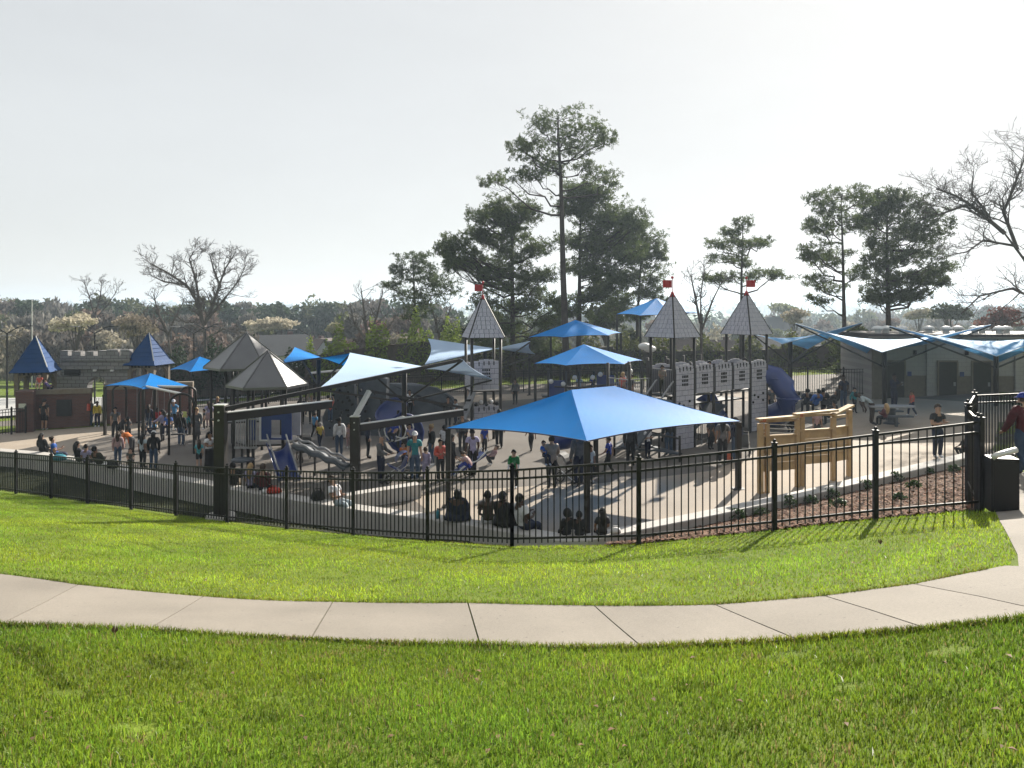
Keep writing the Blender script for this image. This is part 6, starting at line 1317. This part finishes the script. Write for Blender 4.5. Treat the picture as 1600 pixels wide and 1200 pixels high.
person(980, 0, 1.2, 20, 'stand', 'coral', 'black', 'b', 'child in coral right on the rear climbing frame', pos=Vector((xs(981, 44.4), 44.4, .99)))
# right side
person(1237, 676, 1.15, 200, 'squat', 'black', 'black', 'k', 'curly haired child crouched behind the timber panel', 'd', 1, cut='afro'); person(1277, 688, 1.2, 150, 'stand', 'pink', 'char', 'k', 'child in pale pink with a cap behind the timber opening', 'm', hat='black')
for i, (px, py, h, f, ps, t_, lab) in enumerate([(1243, 634, 1.1, 200, 'squat', 'pale', 'child squatting nearest the blue tube slide'), (1260, 632, 1.65, 170, 'sitlean', 'navy', 'seated adult in navy, left of the dark group by the slide'), (1274, 634, 1.7, 190, 'sitlean', 'blue', 'seated adult in blue in the dark group by the slide'), (1288, 632, 1.7, 150, 'sitlean', 'black', 'seated adult in black in the middle of the dark group'), (1299, 634, 1.68, 220, 'sitlean', 'char', 'seated adult with long hair at the right of the dark group'), (1297, 652, 1.66, 200, 'sitlean', 'black', 'person in black stooping nearest the timber panel')]):
    person(px, py, h, f, ps, t_, 'black', 'k', lab, 'm', 1, seat=.42 if ps == 'sitlean' else None, cut='long' if i in (4,) else 'short', up=0)
person(1362, 663, 1.72, 80, 'bend', 'pale', 'brown', 'k', 'man in pale blue shirt bending over the dark table', 'd', bulk=1.05)
person(1465, 716, 1.82, 10, 'phone', 'black', 'navy', 'b', 'man in black tee looking down at his hands on the plaza'); person(1397, 640, 1.7, 20, 'carry', 'navy', 'navy', 'k', 'dark figure standing at the first restroom door', 'd', 1); person(1503, 715, 1.1, 280, 'squat', 'black', 'black', 'k', 'small child in black by the end of the seat wall', 'd')
person(1592, 738, 1.8, 185, 'walk', 'maroon', 'jeans', 'b', 'man in maroon sweater and blue cap walking up to the gate', sleeve=1, hat='royal', pos=Vector((10.7, 16.05, gz(10.7, 16.05) + .04)), bulk=1.12)

# more of the crowd in the middle distance
CROWD = [(180, 683, 1.6, 30, 'stand', 'grey', 'black', 'adult in grey by the leftmost swing leg'), (232, 676, 1.55, 200, 'stand', 'navy', 'jeans', 'adult in navy behind the crouched swing children'), (246, 672, 1.2, 20, 'walk', 'red', 'black', 'child in red running before the brick wall'), (291, 680, 1.15, 60, 'walk', 'teal', 'navy', 'child in teal running under the swing arches'), (340, 663, 1.6, 340, 'stand', 'black', 'black', 'dark adult left of the play house posts'), (352, 672, 1.1, 40, 'stand', 'coral', 'navy', 'child in coral left of the play house'), (500, 700, 1.15, 220, 'walk', 'yellow', 'navy', 'child in yellow by the foot of the slate wall'), (530, 712, 1.65, 200, 'stand', 'white', 'jeans', 'adult in white shirt right of the wave climber'), (545, 700, 1.1, 20, 'stand', 'pink', 'pink', 'small child in pink near the steel column'), (575, 716, 1.68, 100, 'stand', 'navy', 'black', 'adult in navy just right of the bright strut column'), (632, 724, 1.2, 20, 'squat', 'orange', 'navy', 'child in orange crouched under the spinner'), (674, 726, 1.6, 300, 'stand', 'black', 'jeans', 'woman in black and jeans behind the lilac child'), (694, 712, 1.25, 180, 'walk', 'white', 'navy', 'child in white walking towards the turret'), (722, 706, 1.65, 20, 'stand', 'grey', 'char', 'adult in grey left of the turret posts'), (757, 708, 1.15, 30, 'stand', 'royal', 'black', 'child in royal blue inside the turret base'), (768, 726, 1.1, 300, 'squat', 'pink', 'char', 'child in pink crouched right of the glider seat'), (830, 705, 1.2, 200, 'walk', 'char', 'black', 'child in charcoal under the edge of the big canopy'), (985, 728, 1.65, 160, 'stand', 'char', 'black', 'adult in charcoal beside the balance course'), (1012, 716, 1.2, 30, 'hold', 'white', 'navy', 'child in white on the balance course'), (1045, 712, 1.65, 200, 'stand', 'black', 'jeans', 'adult in black and jeans before the castle base'), (1205, 655, 1.6, 20, 'stand', 'grey', 'black', 'adult in grey at the foot of the tube slide'), (1222, 650, 1.1, 330, 'stand', 'red', 'navy', 'child in red at the foot of the tube slide'), (1318, 640, 1.66, 190, 'stand', 'navy', 'jeans', 'adult in navy standing right of the dark group'), (1335, 645, 1.15, 20, 'walk', 'teal', 'black', 'child in teal walking from the dark group'), (1425, 650, 1.1, 270, 'walk', 'coral', 'navy', 'child in coral running past the dark table'), (1382, 655, 1.2, 200, 'sitphone', 'maroon', 'black', 'child in dark red sitting at the dark table'), (640, 652, 1.6, 20, 'stand', 'white', 'black', 'far adult in white before the slate slab'), (662, 648, 1.2, 60, 'walk', 'royal', 'navy', 'far child in royal blue before the iron fence'), (735, 640, 1.65, 10, 'stand', 'navy', 'jeans', 'far adult in navy left of the turret'), (805, 632, 1.6, 340, 'stand', 'grey', 'black', 'far adult in grey right of the turret by the fence'), (905, 626, 1.6, 20, 'stand', 'pale', 'jeans', 'far adult in pale top below the rear canopy')]
for i, (px, py, h, f, ps, t_, b_, lab) in enumerate(CROWD): person(px, py, h, f, ps, t_, b_, 'kbkbykg'[i % 7], lab, 'lmdlm'[i % 5], i % 2, cut=('short', 'long', 'short', 'bun')[i % 4], seat=.45 if ps == 'sitphone' else None)
for i, (a_, b_, z_, h, t_, lab) in enumerate([(2.4, .5, 2.58, 1.2, 'white', 'child in white on the castle bridge'), (3.3, .5, 2.58, 1.15, 'sky', 'child in light blue on the castle bridge'), (4.4, .5, 2.58, 1.25, 'black', 'child in black inside the right castle turret'), (-.6, 1.7, 2.2, 1.2, 'coral', 'child in coral at the top of the blue chute'), (3.0, 2.2, 2.0, 1.2, 'royal', 'child in royal blue on the rear castle deck')]):
    q_ = cp(a_, b_); person(0, 0, h, (20, 200, 340, 120, 30)[i], ('stand', 'walk', 'hold')[i % 3], t_, 'navy', 'kbkyb'[i], lab, 'lmd'[i % 3], pos=Vector((q_.x, q_.y, z_)))
# ---- grow every body at once with Skin + Subdivision, then read the surfaces back
TMP = []
for (root, h, pose, top, bot, hair, skin, sleeve, legs, cut, hat, seat, dress, bulk, pack) in PEOPLE:
    J = joints(pose, h, seat if seat else .45, hash(root.name) % 997 if False else len(TMP)); kid = max(0.0, min(1.0, (1.5 - h) / .6))
    bm = bmesh.new(); ly = bm.verts.layers.skin.verify(); vv_ = {}
    for k, q in J.items():
        b = vv_[k] = bm.verts.new(q * h); r = RAD[k[:3]] if k[:3] in RAD else RAD[k]; g = (1 + .42 * kid) if k in ('head', 'crown') else (1 + .12 * kid)
        g2 = bulk if k in ('pelvis', 'spine', 'chest') or k[:3] in ('sho', 'hip', 'elb') else 1
        b[ly].radius = (r[0] * h * g * g2, r[1] * h * g * g2); b[ly].use_root = (k == 'pelvis')
    if kid: vv_['crown'].co += (vv_['crown'].co - vv_['neck'].co) * .3 * kid
    for a, b in EDGES: bm.edges.new((vv_[a], vv_[b]))
    me = bpy.data.meshes.new('body'); bm.to_mesh(me); bm.free(); ob = bpy.data.objects.new('body', me); C.objects.link(ob)
    sk = ob.modifiers.new('s', 'SKIN'); sk.use_smooth_shade = True; sb = ob.modifiers.new('u', 'SUBSURF'); sb.levels = 1; TMP.append((ob, J, kid))
dg = bpy.context.evaluated_depsgraph_get(); dg.update(); OUT = [bpy.data.meshes.new_from_object(ob.evaluated_get(dg)) for ob, _, _ in TMP]
SEGS = EDGES
def part_mesh(name, me, sel, off, material, parent, out=None):
    n = len(me.vertices); co = np.empty(n * 3, np.float32); me.vertices.foreach_get('co', co); co = co.reshape(-1, 3); no = np.empty(n * 3, np.float32); me.vertices.foreach_get('normal', no); no = no.reshape(-1, 3) if out is None else out
    fs = [list(p.vertices) for p in me.polygons if all(sel[v] for v in p.vertices)]
    if not fs: return None
    used = sorted(set(v for f in fs for v in f)); mp = {v: i for i, v in enumerate(used)}; V = (co[used] + no[used] * off).tolist(); b = MB(); b.v = [tuple(v) for v in V]; b.f = [tuple(mp[v] for v in f) for f in fs]
    return b.build(name, material, parent, smooth=True)
for (spec, (ob, J, kid), me) in zip(PEOPLE, TMP, OUT):
    (root, h, pose, top, bot, hair, skin, sleeve, legs, cut, hat, seat, dress, bulk, pack) = spec; bpy.data.objects.remove(ob)
    n = len(me.vertices); co = np.empty(n * 3, np.float32); me.vertices.foreach_get('co', co); co = co.reshape(-1, 3).astype(float); best = np.full(n, 1e9); out_ = np.zeros((n, 3)); lab = np.zeros(n, int); tt = np.zeros(n)
    for i, (a, b) in enumerate(SEGS):
        p, q = np.array(J[a]) * h, np.array(J[b]) * h; d = q - p; t = np.clip((co - p) @ d / (d @ d), 0, 1); dist = np.linalg.norm(co - (p + t[:, None] * d), axis=1); k = dist < best; best[k] = dist[k]; out_[k] = (co - (p + t[:, None] * d))[k] / (dist[k][:, None] + 1e-6); lab[k] = i; tt[k] = t[k]
    nm = [f'{a}>{b}' for a, b in SEGS]; L_ = np.array(nm)[lab]
    is_ = lambda *ks: np.isin(L_, [k + n_ if '>' not in k else k for k in ks for n_ in ([''] if '>' in k else [''])])
    seg = lambda a, b: (np.char.find(L_.astype(str), a) == 0) & (np.char.find(L_.astype(str), '>' + b) > 0)
    torso = np.isin(L_, ['pelvis>spine', 'spine>chest', 'chest>shoL', 'chest>shoR']) | ((L_ == 'chest>neck') & (tt < .55)); uarm = seg('sho', 'elb'); farm = seg('elb', 'wri'); pel = np.isin(L_, ['pelvis>hipL', 'pelvis>hipR']); thigh = seg('hip', 'kne'); calf = seg('kne', 'ank'); foot = seg('ank', 'toe') | (calf & (tt > .93))
    me.materials.clear(); me.materials.append(pm('skin', skin, SKIN)); body = link('body', me, None, root)
    me.polygons.foreach_set('use_smooth', np.ones(len(me.polygons), bool))
    shirt = torso | (uarm & (tt < (.62 if sleeve == 0 else 1.1))) | (farm if sleeve == 1 else False) | (pel & False)
    for mk in (pm('cloth', top, CLO), pm('cloth', bot, CLO), pm('cloth', 'char', CLO)): me.materials.append(mk)
    idx = np.zeros(n, int); idx[shirt] = 1
    low = pel | thigh | (calf & (legs == 2)); idx[low] = 2; idx[foot] = 3
    me.polygons.foreach_set('material_index', np.array([int(np.bincount(idx[list(pg.vertices)]).argmax()) for pg in me.polygons], np.int32))
    part_mesh('shirt', me, shirt | pel, .012 * h * (.8 + .4 * bulk), pm('cloth', top, CLO), root, out_)
    if sleeve == 2: part_mesh('sleeves', me, farm | (uarm & (tt > .5)), .006 * h, pm('cloth', 'white', CLO), root, out_)
    tr = pel | thigh | (np.isin(L_, ['pelvis>spine']) & (tt < .25)) | (calf & (tt < .95) if legs == 2 else False)
    part_mesh('trousers' if legs == 2 else 'shorts', me, tr, .008 * h, pm('cloth', bot, CLO), root, out_)
    part_mesh('shoes', me, foot, .006 * h, pm('cloth', 'white' if (len(root.name) + int(h * 100)) % 3 == 0 else 'char', CLO), root, out_)
    # head details: the head frame follows the neck
    c0, c1 = J['head'] * h, (J['crown'] * h); ax = (c1 - J['neck'] * h).normalized()
    if kid: c1 = c1 + (c1 - J['neck'] * h) * .3 * kid
    hc = (c0 + c1) / 2; fw = Vector((0, -1, 0)); fw = (fw - ax * fw.dot(ax)).normalized(); sd = ax.cross(fw).normalized() * -1; k = h * (1 + .38 * kid); rx, ry, rz = .052 * k, .060 * k, .068 * k
    def hp(a, b, c): return hc + sd * a + fw * b + ax * c
    f = MB(); f.add([hp(-.010 * k, .054 * k, -.012 * k), hp(.010 * k, .054 * k, -.012 * k), hp(0, .072 * k, -.016 * k), hp(0, .055 * k, .012 * k)], [(0, 1, 2), (1, 3, 2), (3, 0, 2)]); f.build('nose', pm('skin', skin, SKIN), root)
    for s in (-1, 1):
        e = MB(); e.ball(hp(s * .019 * k, .053 * k, .012 * k), .0065 * k, 6, 4); e.build('eye', mat('eye_dark', (.02, .018, .016), .3), root)
        e = MB(); e.ball(hp(s * .053 * k, -.002 * k, -.002 * k), .013 * k, 6, 4, (.5, 1, 1.2)); e.build('ear', pm('skin', skin, SKIN), root)
    mo = MB(); mo.bar(hp(-.014 * k, .053 * k, -.034 * k), hp(.014 * k, .053 * k, -.034 * k), .006 * k, .005 * k); mo.build('mouth', mat('lip', (.22, .08, .07), .5), root)
    if cut != 'bald' or hat:
        V = []; F = []; nu, nv = 14, 8
        for j in range(nv + 1):
            for i in range(nu):
                t = 2 * math.pi * i / nu; front = max(0, math.cos(t)); low = (1.95 if cut != 'bald' else .1) - 1.05 * front ** .6
                a = low * j / nv; g = 1.13 if cut != 'afro' else 1.5; wv = 1 + .03 * math.sin(5 * t + j)
                V.append(hp(rx * g * wv * math.sin(a) * math.sin(t), ry * g * wv * math.sin(a) * math.cos(t) - .006 * k, rz * g * math.cos(a) * wv + .004 * k))
        for j in range(nv):
            for i in range(nu): F.append((j * nu + i, j * nu + (i + 1) % nu, (j + 1) * nu + (i + 1) % nu, (j + 1) * nu + i))
        if cut != 'bald': MB().add(V, F).build('hair', pm('hair', hair, HAIR), root, smooth=True)
        if cut == 'long':
            lg = MB(); dn = Vector((0, 0, -1)); lg.tube([hp(0, -.035 * k, .03 * k), hp(0, -.058 * k, -.03 * k), hp(0, -.06 * k, -.06 * k) + dn * .05 * h, hp(0, -.05 * k, -.06 * k) + dn * .13 * h, hp(0, -.045 * k, -.06 * k) + dn * .19 * h], [.045 * k, .055 * k, .056 * k, .046 * k, .02 * k], 9); lg.build('long_hair', pm('hair', hair, HAIR), root, smooth=True)
        if cut == 'bun': MB().ball(hp(0, -.055 * k, .055 * k), .028 * k, 8, 6).build('hair_bun', pm('hair', hair, HAIR), root, smooth=True)
    if hat:
        V = []; F = []; nu, nv = 14, 5
        for j in range(nv + 1):
            for i in range(nu): t = 2 * math.pi * i / nu; a = 1.35 * j / nv; V.append(hp(rx * 1.24 * math.sin(a) * math.sin(t), ry * 1.24 * math.sin(a) * math.cos(t), rz * 1.2 * math.cos(a) + .004 * k))
        for j in range(nv):
            for i in range(nu): F.append((j * nu + i, j * nu + (i + 1) % nu, (j + 1) * nu + (i + 1) % nu, (j + 1) * nu + i))
        ht = MB().add(V, F).build('cap', pm('cloth', hat, CLO), root, smooth=True)
        br = [hp(.058 * k * math.sin(t), .06 * k * math.cos(t) + (.055 * k if math.cos(t) > .2 else 0), .020 * k) for t in np.linspace(-1.45, 1.45, 9)]; MB().plate(br, .006 * k, ax).build('brim', pm('cloth', hat, CLO), ht)
    for s, n_ in ((-1, 'L'), (1, 'R')):   # five fingers rooted in each palm
        w, hd = J['wri' + n_] * h, J['han' + n_] * h; d = (hd - w).normalized(); sx = d.cross(Vector((0, 0, 1))); sx = sx.normalized() if sx.length > .1 else Vector((1, 0, 0)); cu = sx.cross(d) * -1; fi = MB()
        for j, (off, ln) in enumerate(((-.013, .034), (-.0045, .040), (.0045, .038), (.013, .030))):
            a = hd + sx * off * h; fi.tube([a - d * .012 * h, a + d * ln * .55 * h, a + d * ln * .95 * h + cu * .010 * h], [.0055 * h, .005 * h, .0038 * h], 5)
        a = w.lerp(hd, .55) + sx * (-.016 * h); fi.tube([a, a - sx * .012 * h + d * .018 * h, a - sx * .013 * h + d * .034 * h], [.007 * h, .006 * h, .0045 * h], 5)
        fi.build('fingers', pm('skin', skin, SKIN), root, smooth=True)
    if dress and dress[1] == 'coat':
        c = J['pelvis'] * h; m = MB(); m.lathe([(.155 * h * bulk, -.03 * h), (.148 * h * bulk, .03 * h), (.122 * h * bulk, .14 * h), (.108 * h * bulk, .225 * h), (.06 * h, .275 * h)], c, 16); o = m.build('coat', pm('cloth', dress[0], CLO), root, smooth=True)
        for vtx in o.data.vertices: vtx.co.x *= 1 + .05 * math.sin(vtx.co.z * 40); vtx.co.y = c.y + (vtx.co.y - c.y) * .78 - .05 * h * max(0, vtx.co.z - c.z) / .28
        dress = None
    if dress:
        col_, ln = dress; m = MB(); c = J['pelvis'] * h; m.lathe([(.088 * h * bulk, .06 * h), (.10 * h, 0), (.105 * h, -ln * h * .5), (.125 * h, -ln * h), (.115 * h, -ln * h)], c, 14); m.build('skirt', pm('cloth', col_, CLO), root, smooth=True)
    if pack:
        c = J['chest'] * h + Vector((0, .10 * h, -.04 * h)); MB().box(c, (.17 * h, .09 * h, .24 * h), taper=.8).build('backpack', pm('cloth', pack, CLO), root)
